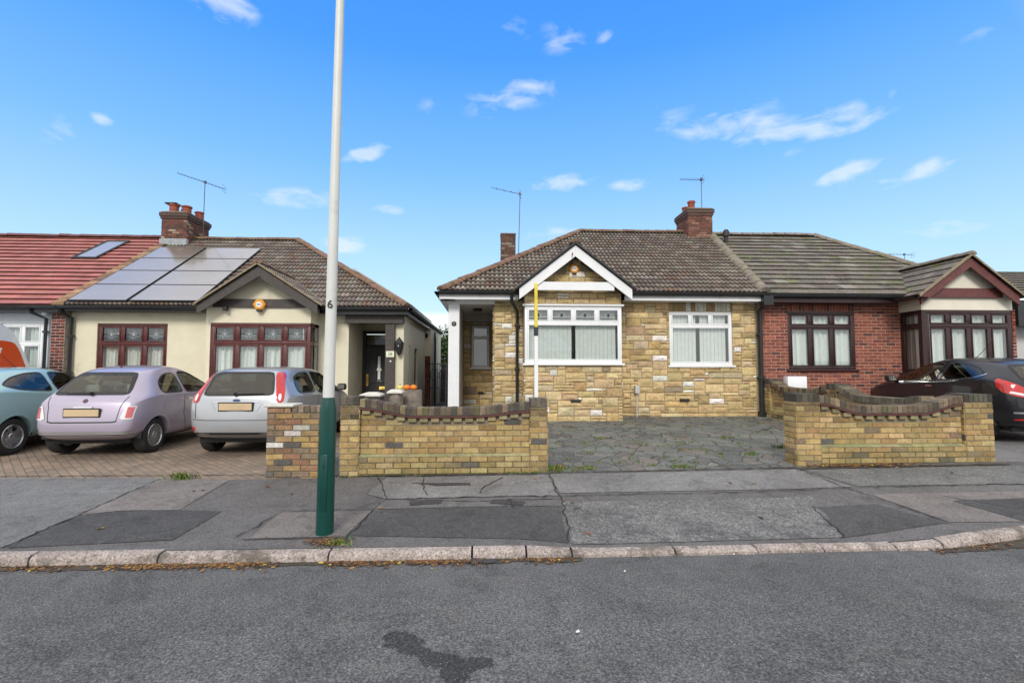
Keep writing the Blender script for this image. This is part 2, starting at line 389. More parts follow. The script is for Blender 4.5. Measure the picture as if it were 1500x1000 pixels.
def sheet(name, poly, mat, dz=.006, step=.35, jitter=0, parent=None, build=True):
    """a polygon laid on the ground, triangulated finely enough to follow it"""
    pts=[]
    for i in range(len(poly)):
        a=Vector(poly[i]); b=Vector(poly[(i+1)%len(poly)]); n=max(1,int((b-a).length/step)) if not jitter else max(1,int((b-a).length/.04))
        for k in range(n):
            p=a+(b-a)*k/n
            if jitter: p=p+Vector((rnd.uniform(-1,1),rnd.uniform(-1,1)))*jitter
            pts.append(p)
    nb=len(pts); edges=[(i,(i+1)%nb) for i in range(nb)]
    xs=[p[0] for p in poly]; ys=[p[1] for p in poly]; x=min(xs)+step/2
    while x<max(xs):
        y=min(ys)+step/2
        while y<max(ys): pts.append(Vector((x,y))); y+=step
        x+=step
    v,e,f,_,_,_=delaunay_2d_cdt(pts,edges,[],1,1e-5)
    me=bpy.data.meshes.new(name); me.from_pydata([(p.x,p.y,ground(p.x,p.y)+dz) for p in v],[],f); me.materials.append(mat)
    bm=bmesh.new(); bm.from_mesh(me); bmesh.ops.recalc_face_normals(bm,faces=bm.faces[:])
    for q in bm.faces:
        if q.normal.z<0: q.normal_flip()
        q.smooth=True
    bm.to_mesh(me); bm.free()
    o=bpy.data.objects.new(name,me); col.objects.link(o); tag(o,kind='structure')
    if parent: o.parent=parent
    return o
def strip_mesh(name, paths, mat, w=.012, dz=.012, wob=.012):
    """thin wandering lines on the ground (cracks, joints)"""
    mb=MB()
    for path in paths:
        P=[Vector(p) for p in path]; Q=[]
        for a,b in zip(P,P[1:]):
            n=max(2,int((b-a).length/.07))
            for k in range(n): Q.append(a+(b-a)*k/n)
        Q.append(P[-1])
        Q=[q+Vector((rnd.gauss(0,wob),rnd.gauss(0,wob))) for q in Q]; rows=[]
        for i,q in enumerate(Q):
            d=(Q[min(i+1,len(Q)-1)]-Q[max(0,i-1)]).normalized(); n=Vector((-d.y,d.x))*w*rnd.uniform(.25,1)
            rows.append([(q.x+n.x,q.y+n.y,ground(q.x+n.x,q.y+n.y)+dz),(q.x-n.x,q.y-n.y,ground(q.x-n.x,q.y-n.y)+dz)])
        mb.grid(rows)
    return tag(mb.build(name,mat),kind='structure')

# far ground, road, pavement, yards
mb=MB(); mb.face([(-900,-900,-.35),(900,-900,-.35),(900,1500,-.35),(-900,1500,-.35)]); tag(mb.build('ground',M['grass']),kind='structure')
mb=MB(); xs=[-60,-30,-16]+[x*.5 for x in range(-26,27)]+[16,30,60]; rows=[]
for y in (-4.2,-2,0,2,3.2,3.8,None): rows.append([(x,(kerb_y(x)+.02 if y is None else y),ground(x,min(4.0,(3.9 if y is None else y)))) for x in xs])
mb.grid(rows); tag(mb.build('road',M['asphalt'],smooth=True),kind='structure')
mb=MB(); mb.box(-60,60,-7.2,-4.2,-.3,.1); tag(mb.build('pavement_opposite',M['tar_mid']),kind='structure')
mb=MB(); rows=[]
xs=[-60,-30,-16,-13]+[x*.25 for x in range(-50,51)]+[13,16,30,60]
for t in (0,.2,.4,.6,.8,1.0): rows.append([(x,lerp(kerb_y(x)+.10,WALL_Y,t),ground(x,min(WALL_Y,lerp(kerb_y(x)+.1001,WALL_Y,t)))) for x in xs])
mb.grid(rows); tag(mb.build('pavement',M['tar_mid'],smooth=True),kind='structure')
def yard(name,x0,x1,y1,mat,nx=24,ny=26):
    mb=MB(); rows=[[(lerp(x0,x1,i/nx),lerp(WALL_Y,y1,j/ny),ground(lerp(x0,x1,i/nx),lerp(WALL_Y,y1,j/ny))) for i in range(nx+1)] for j in range(ny+1)]
    mb.grid(rows); return tag(mb.build(name,mat,smooth=True),kind='structure')
yard('driveway',-60,-2.5,12.7,M['blocks'],60)
yard('front_yard',-2.5,6.35,12.8,M['crazy'],40)
yard('driveway_concrete',6.35,60,12.8,M['concrete'],40)
mb=MB(); mb.grid([[(-60,12.6,.2),(-1.2,12.6,.22),(-1.2,12.6,.22)],[(-60,60,.2),(-1.2,60,.3),(-1.2,60,.3)]]); mb.grid([[(-1.2,12.7,.5),(60,12.7,.4)],[(-1.2,60,.5),(60,60,.5)]])
tag(mb.build('back_gardens',M['tar_dark']),kind='structure')

g=lambda *pp:[onZ(px,py) for px,py in pp]
sheet('tarmac_patch',g((0,700),(237,701),(120,753),(4,802),(0,802)),M['tar_light'])
sheet('tarmac_patch',g((237,701),(337,703),(262,747),(180,748),(118,754)),M['tar_brown'])
sheet('tarmac_patch',g((10,803),(120,754),(180,749),(262,747),(325,749),(252,806)),M['tar_dark'])
sheet('lamp_base_patch',g((412,751),(545,748),(505,786),(365,789)),M['tar_brown'])
sheet('tarmac_patch',g((362,791),(508,788),(490,802),(348,805)),M['tar_dark'])
sheet('paving_strip',g((566,700),(802,694),(818,727),(566,731),(538,724)),M['concrete'])
sheet('paving_strip',g((566,733),(822,729),(826,742),(555,746)),M['tar_mid'])
sheet('tarmac_patch',g((553,747),(820,743),(832,796),(512,800)),M['tar_dark'])
sheet('driveway_slab',g((805,694),(1168,686),(1248,712),(820,722)),M['concrete'])
sheet('worn_patch',g((822,735),(1190,727),(1236,788),(838,797)),M['gravelly'])
sheet('tarmac_patch',g((1192,743),(1282,738),(1386,781),(1238,788)),M['tar_dark'])
sheet('tarmac_patch',g((1276,724),(1500,719),(1560,740),(1560,775),(1392,780)),M['tar_brown'])
sheet('tarmac_patch',g((1396,734),(1500,730),(1600,731),(1600,770),(1500,764)),M['tar_dark'],dz=.011)
sheet('paving_strip',g((1172,686),(1600,676),(1600,704),(1256,711)),M['lichen_slab'])
for q in (((600,735),(648,733),(645,738),(600,741)),((600,708),(690,708),(690,711),(640,712)),((690,818),(735,820),(720,826),(688,824)),((720,733),(770,735),(765,741),(718,738))):
    sheet('damp_patch',g(*q),M['wet'],dz=.012,jitter=.008,step=.1)
C=M['crack']
strip_mesh('pavement_cracks',[g((804,693),(812,712),(826,742),(832,770),(836,796)),g((1170,688),(1216,704),(1262,722),(1390,781)),g((556,700),(566,731),(532,762),(500,796)),
  g((5,802),(120,753),(237,701)),g((566,732),(820,727),(1250,714),(1500,707)),g((566,732),(700,735),(824,731)),g((622,699),(618,712),(628,726)),g((735,700),(712,712),(700,722)),
  g((740,742),(745,732),(752,745)),g((345,804),(412,751)),g((412,750),(545,747)),g((1190,742),(1238,789)),g((1385,727),(1480,745))],C,w=.009)
# block edging course at the back of the pavement
strip_mesh('yard_edge',[g((0,698),(390,696)),g((803,692),(1168,684))],M['soil'],w=.02,wob=.008)
strip_mesh('wall_foot_dirt',[g((498,698),(802,694)),g((1168,686),(1480,678)),g((390,698),(497,697))],M['soil'],w=.035,dz=.016,wob=.006)

# ---------------------------------------------------------------- kerb
mb=MB(); cuts=[-30,-12,-7.2,-5.2]+[-3.72,-2.7,-1.32,-.13,.33,.72,1.62,2.35,2.95,3.62,4.05,5.1,6.4,7.8,9.5,12,30]
for a,b in zip(cuts,cuts[1:]):
    n=max(2,int((b-a)/.12)); rows=[]; dzz=rnd.uniform(-.008,.008); gap=.008
    off=rnd.uniform(-.012,.012)
    for k in range(n+1):
        x=a+gap+(b-a-2*gap)*k/n; y=kerb_y(x)+off; z=kerb_z(x)+dzz; ch=rnd.uniform(0,.012) if a>-.2 else rnd.uniform(0,.004)
        rows.append([(x,y-.012,-.08),(x,y-.006,z*.5),(x,y+ch,z-.022-ch),(x,y+.018+ch,z-.004),(x,y+.07,z+rnd.uniform(-.002,.003)),(x,y+.098,z+.003),(x,y+.102,z-.1)])
    mb.grid(rows); mb.face(rows[0]); mb.face(rows[-1][::-1])
tag(mb.build('kerb',M['kerb'],auto=50),kind='structure')

# leaf litter in the gutter, against the walls and scattered
LEAFC=[(.22,.09,.03),(.26,.13,.045),(.12,.06,.03),(.36,.2,.05),(.07,.045,.03),(.05,.035,.025),(.16,.09,.05),(.09,.06,.04)]
mb=MB()
def leaf(x,y,s,zoff=.012):
    mb.col=rnd.choice(LEAFC) if rnd.random()>.025 else (.55,.4,.07)
    z=ground(x,y)+zoff; a=rnd.uniform(0,6.28); t=Matrix.Rotation(a,3,'Z')@Matrix.Rotation(rnd.uniform(-.5,.5),3,'X')
    P=[(-s,0,0),(-.4*s,-.4*s,.15*s),(.5*s,-.35*s,0),(s,0,.25*s),(.5*s,.4*s,0),(-.4*s,.42*s,.1*s)]
    mb.face([tuple(Vector((x,y,z))+t@Vector(p)) for p in P])
for i in range(9500):
    x=rnd.uniform(-7,.75) if rnd.random()<.8 else rnd.uniform(3.9,8)
    if x>3: y=kerb_y(x)-abs(rnd.gauss(0,.05+.03*(x-3.9)))-.01
    else: y=kerb_y(x)-.01-abs(rnd.gauss(0,.055))
    if math.sin(x*3.1)+math.sin(x*7.7+1)<rnd.uniform(-2.2,1.5): leaf(x,y,rnd.uniform(.008,.024),.008)
for i in range(500):
    x=rnd.gauss(5.1,.4); leaf(x,WALL_Y-.02-abs(rnd.gauss(0,.06)),rnd.uniform(.012,.03),.022)
for i in range(160): x=rnd.gauss(-1.4,.1); leaf(x,kerb_y(x)+.2+rnd.gauss(0,.04),rnd.uniform(.01,.024))
for i in range(70):
    x=rnd.uniform(-9,9); y=rnd.uniform(4.4,12); leaf(x,y,rnd.uniform(.015,.03))
for px,py in ((147,776),(392,714),(427,724),(297,719),(284,720),(1115,760),(862,783),(838,737),(843,745),(1105,708),(1070,707),(1395,690)): leaf(*onZ(px,py),.035)
tag(mb.build('fallen_leaves',M['tint_leaf']),kind='stuff',label='brown and yellow fallen leaves lying in the gutter and along the walls')
# dirt film under the litter
mb=MB(); rows=[]
for k in range(130):
    x=-7+k*.1
    if x>.85 and x<3.95: continue
    w=(.06+.06*rnd.random())*(1 if x<3 else 1+1.5*min(1.5,(x-3.9)))
    if rows and x-rows[-1][0][0]>.5: mb.grid(rows); rows=[]
    rows.append([(x,kerb_y(x)-.005,.006),(x,kerb_y(x)-w,.005)])
mb.grid(rows); tag(mb.build('gutter_dirt',M['soil']),kind='structure')
mb=MB()       # pale litter
for px,py,s in ((846,927,.012),(1075,813,.007),(915,838,.007)):
    x,y=onZ(px,py); z=ground(x,y)+.008; mb.face([(x-s,y-s*.5,z),(x+s,y-s*.7,z+.004),(x+s*.8,y+s*.8,z+.01),(x-s*.7,y+s,z)])
tag(mb.build('paper_scraps',M['whitepaint']),kind='stuff',label='tiny white scraps of litter on the grey road')

# weeds
wmb=MB()
def weed(name,x,y,n,h,sp,label,colr=(.09,.15,.03)):
    mb=wmb; z=ground(x,y)+.005
    for i in range(n):
        a=rnd.uniform(0,6.28); r=abs(rnd.gauss(0,sp)); bx,by=x+math.cos(a)*r,y+math.sin(a)*r*.7
        hh=h*rnd.uniform(.4,1); la=rnd.uniform(0,6.28); lx,ly=math.cos(la)*hh*.6,math.sin(la)*hh*.6; w=rnd.uniform(.003,.008)
        mb.col=tuple(c*rnd.uniform(.6,1.5) for c in (colr if rnd.random()>.25 else (.22,.17,.06)))
        mb.face([(bx-w,by,z),(bx+w,by,z),(bx+lx*.5+w,by+ly*.5,z+hh*.7),(bx+lx,by+ly,z+hh),(bx+lx*.5-w,by+ly*.5,z+hh*.7)])
for px,py,n,h,sp,lb in ((266,702,120,.1,.09,'grassy weed tuft at edge of block paved driveway'),(815,688,160,.08,.1,'green weed beside yellow brick pier on left of the opening'),
   (862,686,60,.05,.07,'small weed at the front of crazy paving'),(1000,684,80,.05,.12,'brownish weed at front edge of crazy paving'),(1100,665,60,.04,.09,'green weed in crazy paving near right hand pier'),
   (1145,655,60,.05,.07,'bright weed in crazy paving beside right hand pier'),(880,640,50,.04,.09,'small weed in the middle of the crazy paving'),(498,797,60,.05,.08,'weed and leaf tuft in pavement behind the kerb'),
   (1062,640,40,.04,.1,'sparse weed far right of the crazy paving')):
    x,y=onZ(px,py); weed('weed',x,y,n,h,sp,lb)

for i in range(90):
    x=rnd.uniform(.9,6.1); y=rnd.uniform(6.65,10.9); weed('weed',x,y,rnd.randint(4,16),.03,.05,'')
for i in range(40):
    x=rnd.uniform(-1.9,.8); weed('weed',x,WALL_Y-.02,5,.03,.04,'')
tag(wmb.build('weeds',M['tint_leaf']),kind='stuff',label='small green weeds and moss tufts growing from the paving joints')
# ---------------------------------------------------------------- masonry
def clip_rect(r,holes):
    """cut a brick rectangle back where it meets an opening"""
    u0,u1,z0,z1=r
    for a,b,c,d in holes:
        if u1<=a or u0>=b or z1<=c or z0>=d: continue
        iu=min(u1,b)-max(u0,a); iz=min(z1,d)-max(z0,c)
        if iu>=(u1-u0)*.999 and iz>=(z1-z0)*.999: return None
        if iz/(z1-z0)>.25 and iu<(u1-u0)*.999:
            if u0<a: u1=a
            elif u1>b: u0=b
            if u0>=u1-.01: return None
        elif iz>0:
            if z0<c: z1=c
            else: z0=d
            if z1-z0<.012: return None
    return (u0,u1,z0,z1)
def brick(mb,u0,u1,z0,z1,w,c,pro=.012,bv=.005,rough=0):
    """one brick face: bevelled block standing proud of plane w (outward is -w)"""
    mb.col=c; b=min(bv,(u1-u0)*.3,(z1-z0)*.3); p=pro*rnd.uniform(.6,1.15)
    B=[(u0,w,z0),(u1,w,z0),(u1,w,z1),(u0,w,z1)]
    q=[(u0+b,z0+b),(u1-b,z0+b),(u1-b,z1-b),(u0+b,z1-b)]
    if rough:
        T=[(x,w-p*rnd.uniform(.5,1.2),z) for x,z in q]; cxx=lerp(u0,u1,rnd.uniform(.3,.7)); czz=lerp(z0,z1,rnd.uniform(.3,.7)); cc=(cxx,w-p-rough*rnd.uniform(.2,1),czz)
        for i in range(4): mb.face([T[i],T[(i+1)%4],cc])
    else:
        T=[(x,w-p,z) for x,z in q]; mb.face(T)
    for i in range(4): mb.face([B[i],B[(i+1)%4],T[(i+1)%4],T[i]])
def vary(c,k=.18,h=.05):
    s=rnd.uniform(1-k,1+k); return tuple(max(.005,x*s*(1+rnd.uniform(-h,h))) for x in c)
def pick(pal):
    t=rnd.random()*sum(w for w,_ in pal)
    for w,c in pal:
        t-=w
        if t<=0: return c
    return pal[-1][1]
YELLOW=[(6,(.50,.355,.155)),(4,(.56,.42,.205)),(3,(.42,.28,.12)),(.8,(.27,.2,.13)),(.25,(.13,.12,.11))]
def bricks(mb,u0,u1,z0,z1,w,pal,holes=(),course=.075,bl=.225,j=.009,top=None,bond=0,dark=None):
    r=0; z=z0
    while z<z1-.02:
        h=min(course,z1-z); u=u0-(bl*.5 if (r+bond)%2 else 0)
        while u<u1-.005:
            a,b=max(u,u0),min(u+bl,u1); u+=bl
            if b-a<.03: continue
            c=vary(pick(pal))
            if dark: c=dark(c,(a+b)/2,z+h/2)
            if top and z+h*.7>top((a+b)/2): continue
            q=clip_rect((a+j/2,b-j/2,z+j/2,z+h-j/2),holes)
            if q: brick(mb,*q,w,c)
        z+=course; r+=1

def garden_wall(label, ox, oy, ang, L, zb, piers, pts, base=.3, cat='garden wall', thick=.22):
    """piers: [(u0,u1,top)], pts: top line (u,z) between them; front is -w"""
    root=empty('garden_wall',(ox,oy,0),ang,label=label,cat=cat,group='yellow brick front garden walls with curved tops')
    def top(u):
        for (a,za),(b,zb_) in zip(pts,pts[1:]):
            if a<=u<=b: t=(u-a)/(b-a); return lerp(za,zb_,t)
        return pts[0][1] if u<pts[0][0] else pts[-1][1]
    fine=[]
    for (a,za),(b,zb_) in zip(pts,pts[1:]): fine.append((a,za))
    fine.append(pts[-1])
    u0,u1=pts[0][0],pts[-1][0]
    def dirt(c,u,z):
        gz=zb(u); k=1.0
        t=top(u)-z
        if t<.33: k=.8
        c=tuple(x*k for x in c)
        if z-gz<.42: m=sm((.42-(z-gz))/.35)*.45*rnd.uniform(.4,1.2); c=(lerp(c[0],.22,m),lerp(c[1],.20,m),lerp(c[2],.09,m))
        return c
    # core
    mb=MB(); poly=[(u0,zb(u0)-.15),(u1,zb(u1)-.15)]+[(u,z-.09) for u,z in reversed(fine)]
    mb.prism(poly,.062,.062+thick-.05); mb.build('wall_core',M['mortar'],root)
    mb=MB(); zmin=min(zb(u0),zb(u1))-.05
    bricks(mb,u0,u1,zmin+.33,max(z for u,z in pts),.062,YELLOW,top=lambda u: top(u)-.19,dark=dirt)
    # plinth: three projecting courses with a sloped top
    mb.build('brick_panel',M['tint_brick'],root)
    mb=MB(); bricks(mb,u0,u1,zmin,zmin+.30,.012,YELLOW,dark=dirt)
    mb.col=(.3,.28,.12)
    u=u0
    while u<u1-.01:
        v=min(u+.225,u1); mb.col=vary((.34,.32,.17)); mb.face([(u,.003,zmin+.30),(v,.003,zmin+.30),(v,.062,zmin+.335),(u,.062,zmin+.335)]); u=v
    mb.col=(.14,.13,.09); mb.box(u0,u1,.013,.07,zmin,zmin+.298)
    mb.build('plinth',M['tint_brick'],root)
    # dentils, tile creasing, brick on edge
    mb=MB(); n=int((u1-u0)/.15)
    for k in range(n):
        a=u0+(u1-u0)*(k+.22)/n; b=a+.105; t=top((a+b)/2)-.135
        mb.col=vary((.33,.27,.15),.3); mb.box(a,b,.018,.06,t-.058,t-.002,bev=.004)
    mb.build('dentil_course',M['tint_brick'],root)
    mb=MB(); n=max(8,int((u1-u0)/.1))
    rows=[[(u0+(u1-u0)*k/n,w,top(u0+(u1-u0)*k/n)+dz) for w,dz in ((-.002,-.133),(-.002,-.115),(.27,-.115),(.27,-.133))] for k in range(n+1)]
    mb.grid(rows,closed=True); mb.build('tile_creasing',M['barge_red'],root)
    mb=MB()
    def soldier(a,b,za,zb_,w0=.005,w1=.235,hh=.10):
        mb.col=vary(pick([(4,(.155,.12,.085)),(3,(.21,.16,.11)),(2,(.09,.075,.06)),(1,(.25,.2,.12)),(1,(.13,.13,.06))]),.25)
        jit=rnd.uniform(-.003,.003); s=(zb_-za)/(b-a); g_=.004
        P=[]
        for w in (w0+jit,w1+jit):
            for u,z in ((a+g_,za+s*g_),(b-g_,zb_-s*g_)): P+= [(u,w,z-hh),(u,w,z+jit)]
        bl,tl,br_,tr,bl2,tl2,br2,tr2=P; c=.008
        tlf,trf=(tl[0],tl[1]+c,tl[2]),(tr[0],tr[1]+c,tr[2]); tl_,tr_=(tl[0],tl[1],tl[2]-c),(tr[0],tr[1],tr[2]-c)
        mb.face([bl,br_,tr_,tl_]); mb.face([tl_,tr_,trf,tlf]); mb.face([tlf,trf,tr2,tl2]); mb.face([bl2,tl2,tr2,br2]); mb.face([bl,tl_,tlf,tl2,bl2]); mb.face([br_,br2,tr2,trf,tr_])
    n=round((u1-u0)/.075)
    for k in range(n):
        a=u0+(u1-u0)*k/n; b=u0+(u1-u0)*(k+1)/n; soldier(a,b,top(a),top(b))
    mb.col=(.12,.11,.1)
    rows=[[(u0+(u1-u0)*k/n,w,top(u0+(u1-u0)*k/n)-dz) for w,dz in ((.012,.112),(.012,.012),(.23,.012),(.23,.112))] for k in range(n+1)]
    mb.grid(rows,closed=True)
    mb.build('coping',M['tint_brick'],root)
    for a,b,tp in piers:
        mb=MB(); z0=zb((a+b)/2)-.08; dp=.30; ht=tp-.115
        mb.col=(.3,.26,.19); mb.box(a+.004,b-.004,.006,dp-.006,z0,ht); 
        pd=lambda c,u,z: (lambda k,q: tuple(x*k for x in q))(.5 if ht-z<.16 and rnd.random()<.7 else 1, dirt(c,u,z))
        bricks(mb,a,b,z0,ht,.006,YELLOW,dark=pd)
        nn=MB(); nn.col=mb.col
        # side faces
        for sx,xx in ((-1,a),(1,b)):
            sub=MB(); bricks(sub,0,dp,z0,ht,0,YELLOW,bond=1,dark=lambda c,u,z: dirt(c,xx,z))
            for f,cc in zip(sub.f,sub.c):
                mb.col=cc; pp=[sub.v[i] for i in f]
                mb.face([((xx+.004+p[1]) if sx<0 else (xx-.004-p[1]), p[0] if sx>0 else dp-p[0], p[2]) for p in pp])
        k=0; u=a
        nb=round((b-a)/.075)
        while k<nb: 
            aa=a+(b-a)*k/nb; soldier_pts=(aa,aa+(b-a)/nb); mb_, k= mb, k+1
            c=vary(pick([(4,(.12,.105,.085)),(3,(.16,.14,.11)),(2,(.08,.07,.06))]),.25); mb.col=c
            mb.box(soldier_pts[0]+.004,soldier_pts[1]-.004,-.004,dp+.002,ht+.008,tp+rnd.uniform(-.003,.003),bev=.005)
        mb.col=(.2,.17,.13); mb.box(a+.008,b-.008,.008,dp-.008,ht,tp-.012)
        mb.build('pier',M['tint_brick'],root)
    return root
def curve_top(u0,u1,z0,zm,z1,n=20,flat=.5):
    out=[]
    for k in range(n+1):
        t=k/n; s=sm(min(1,t/(.5*(1-flat)+.001))) if t<.5 else sm(min(1,(1-t)/(.5*(1-flat)+.001)))
        out.append((lerp(u0,u1,t), lerp(z0 if t<.5 else z1, zm, s)))
    return out
fz=lambda x0:(lambda u: ground(x0+u,WALL_Y-.01))
garden_wall('yellow brick front wall with dipped dark coping between lamp post and crazy paved yard',-1.93,WALL_Y,0,2.73,fz(-1.93),[(0,.24,1.23),(2.50,2.73,1.20)],
   curve_top(.24,2.50,1.20,1.085,1.15,flat=.35))
garden_wall('yellow brick front wall with dipped coping in front of the black car',4.24,WALL_Y,0,2.84,fz(4.24),[(0,.33,1.255),(2.42,2.84,1.245)],
   curve_top(.33,2.42,1.235,1.09,1.225,flat=.4))
# wall running back from the house between the two yards (front faces the stone house)
yb=lambda u: ground(6.3,11.1-u)
dv=garden_wall('yellow brick dividing wall with wavy coping running back to the houses',6.38,11.12,-math.pi/2,4.1,yb,[(0,.24,1.37),(2.1,2.36,1.33)],
   curve_top(.24,2.1,1.33,1.2,1.28,n=10),cat='garden wall')
mb=MB(); root=dv; mb.col=(.3,.24,.15)
pts2=curve_top(2.36,4.1,1.28,1.13,1.2,n=10)
mb.prism([(2.36,.1),(4.1,.1)]+[(u,z-.01) for u,z in reversed(pts2)],.04,.24)
mb.col=(.4,.29,.14)
bricks(mb,2.36,4.1,.25,1.25,.04,YELLOW,top=lambda u:1.05)
for a,b in zip(pts2,pts2[1:]):
    for t in (0,.5):
        u=lerp(a[0],b[0],t); z=lerp(a[1],b[1],t); mb.col=vary((.18,.16,.12),.3); mb.box(u+.004,u+(b[0]-a[0])/2-.004,.0,.25,z-.1,z+.008,bev=.004)
mb.build('brick_panel',M['tint_brick'],root)

# old brick stub wall by the lamp post
root=empty('brick_stub_wall',(-2.88,WALL_Y,0),label='short old multicoloured brick wall with one pale slab cap behind the lamp post',cat='garden wall')
OLD=[(4,(.36,.24,.12)),(3,(.25,.18,.12)),(.6,(.5,.45,.38)),(2,(.3,.17,.1)),(2,(.15,.13,.12)),(.3,(.6,.57,.52)),(1,(.44,.3,.12))]
mb=MB(); mb.col=(.22,.19,.15); mb.box(.006,.78,.008,.22,.08,1.03); bricks(mb,0,.79,.12,1.02,.006,OLD)
for k in range(6):
    a=.32+k*.078; mb.col=vary((.24,.19,.14),.35); mb.box(a+.004,a+.074,-.004,.225,1.03,1.115,bev=.005)
mb.col=(.2,.17,.13); mb.box(.006,.31,.006,.3,1.02,1.10); bricks(mb,0,.31,1.02,1.10,.004,OLD)
sub=MB(); bricks(sub,0,.3,.12,1.1,0,OLD,bond=1)
mb.build('brickwork',M['tint_brick'],root)
mb=MB(); mb.box(-.03,.35,-.03,.32,1.10,1.135,bev=.012); mb.build('cap_slab',M['cap'],root)

# ---------------------------------------------------------------- lamp post
lx,ly=onZ(475.5,781); lz=ground(lx,ly)
tx,_=onY(499,-20,ly); _,tz=onY(499,-20,ly)
lean=math.atan2(tx-lx,tz-lz)
lamp=empty('street_lamp',(lx,ly,lz),label='tall white street lamp column with dark green base numbered 6 on the pavement',cat='street lamp')
Lx=lambda x,y,z:(x+z*math.tan(lean),y,z)
mb=MB(Lx); mb.lathe([(.082,-.1),(.079,.0),(.077,.5),(.075,1.13),(.062,1.2),(.056,1.24),(.0,1.24)],n=32); mb.build('base',M['pole_green'],lamp,auto=35)
mb=MB(Lx); mb.lathe([(.052,1.22),(.049,2.2),(.045,3.2),(.039,5.2),(.035,6.3),(0,6.3)],n=32)
mb.tube([(0,0,6.1),(0,-.1,6.4),(0,-.5,6.55)],[.03,.028,.025]); mb.build('shaft',M['pole_white'],lamp,auto=35)
mb=MB(Lx); mb.box(-.11,.11,-1.05,-.45,6.5,6.62,bev=.04); mb.build('lantern',M['grey_render'],lamp)
mb=MB(Lx); mb.box(-.032,.032,-.0825,-.07,.22,.725,bev=.004); mb.build('access_door',M['pole_green'],lamp,auto=30); mb=MB(Lx); mb.lathe([(.012,-.088),(.012,-.08)],c=(0,0,.62),axis='y',n=8); mb.build('door_lock',M['ink'],lamp)
def text(name,s,size,mat,parent,loc,rot,ext=.001,bold=False,xf=None,sx=1):
    cu=bpy.data.curves.new(name,'FONT'); cu.body=s; cu.size=size; cu.extrude=ext; cu.align_x='CENTER'; cu.align_y='CENTER'
    if bold: cu.offset=size*.018
    t=bpy.data.objects.new(name,cu); col.objects.link(t); dg=bpy.context.evaluated_depsgraph_get()
    me=bpy.data.meshes.new_from_object(t.evaluated_get(dg)); bpy.data.objects.remove(t); me.materials.clear(); me.materials.append(mat)
    o=bpy.data.objects.new(name,me); col.objects.link(o); o.parent=parent; o.location=loc; o.rotation_euler=rot; o.scale=(sx,1,1); return o
zz=onY(484,447,ly)[1]-lz
text('painted_number','6',.105,M['ink'],lamp,(zz*math.tan(lean)+.004,-.053,zz),(math.pi/2,0,-.0),bold=True)
# ---------------------------------------------------------------- building kit
def wall_slab(mb,u0,u1,z0,z1,w0,w1,holes=()):
    us=sorted({u0,u1,*[min(max(h[i],u0),u1) for h in holes for i in (0,1)]}); zs=sorted({z0,z1,*[min(max(h[i],z0),z1) for h in holes for i in (2,3)]})
    for a,b in zip(us,us[1:]):
        for c,d in zip(zs,zs[1:]):
            m=((a+b)/2,(c+d)/2)
            if any(h[0]<m[0]<h[1] and h[2]<m[1]<h[3] for h in holes): continue
            mb.box(a,b,w0,w1,c,d)
STONE=[(8,(.60,.45,.23)),(5,(.67,.52,.29)),(3,(.51,.37,.18)),(1.2,(.57,.47,.30)),(.9,(.56,.40,.24)),(2.6,(.84,.81,.73)),(.3,(.30,.24,.16))]
def stone_clad(mb,u0,u1,z0,z1,w,holes=(),top=None,xform=None):
    cu,cz=.088,.066; NU=max(1,round((u1-u0)/cu)); NZ=max(1,round((z1-z0)/cz)); cu=(u1-u0)/NU; cz=(z1-z0)/NZ
    occ=[[False]*NU for _ in range(NZ)]
    shapes=[(4,2,7),(5,2,6),(3,2,5),(6,2,2),(3,1,3),(4,1,4),(5,1,4),(2,1,2),(3,3,3),(4,3,4),(2,2,3),(5,3,2)]
    for r in range(NZ):
        for c in range(NU):
            if occ[r][c]: continue
            opts=[]
            for a,b,wt in shapes:
                if c+a<=NU and r+b<=NZ and not any(occ[r+i][c+j] for i in range(b) for j in range(a)): opts.append((wt,(a,b)))
            if opts: a,b=pick(opts)
            else:
                a=b=1
                while c+a<NU and a<4 and not occ[r][c+a]: a+=1
            for i in range(b):
                for j in range(a): occ[r+i][c+j]=True
            q=clip_rect((u0+c*cu+.004,u0+(c+a)*cu-.004,z0+r*cz+.005,z0+(r+b)*cz-.005),holes)
            if not q: continue
            if top and q[3]>top((q[0]+q[1])/2)+.05: continue
            colr=pick(STONE)
            if colr[0]>.7 and a*b>8: colr=(.55,.38,.18)
            brick(mb,*q,w,vary(colr,.16,.04),pro=.02,bv=.010,rough=.026)
def glass_cells(mb,u0,u1,z0,z1,w): mb.face([(u0,w,z0),(u1,w,z0),(u1,w,z1),(u0,w,z1)])
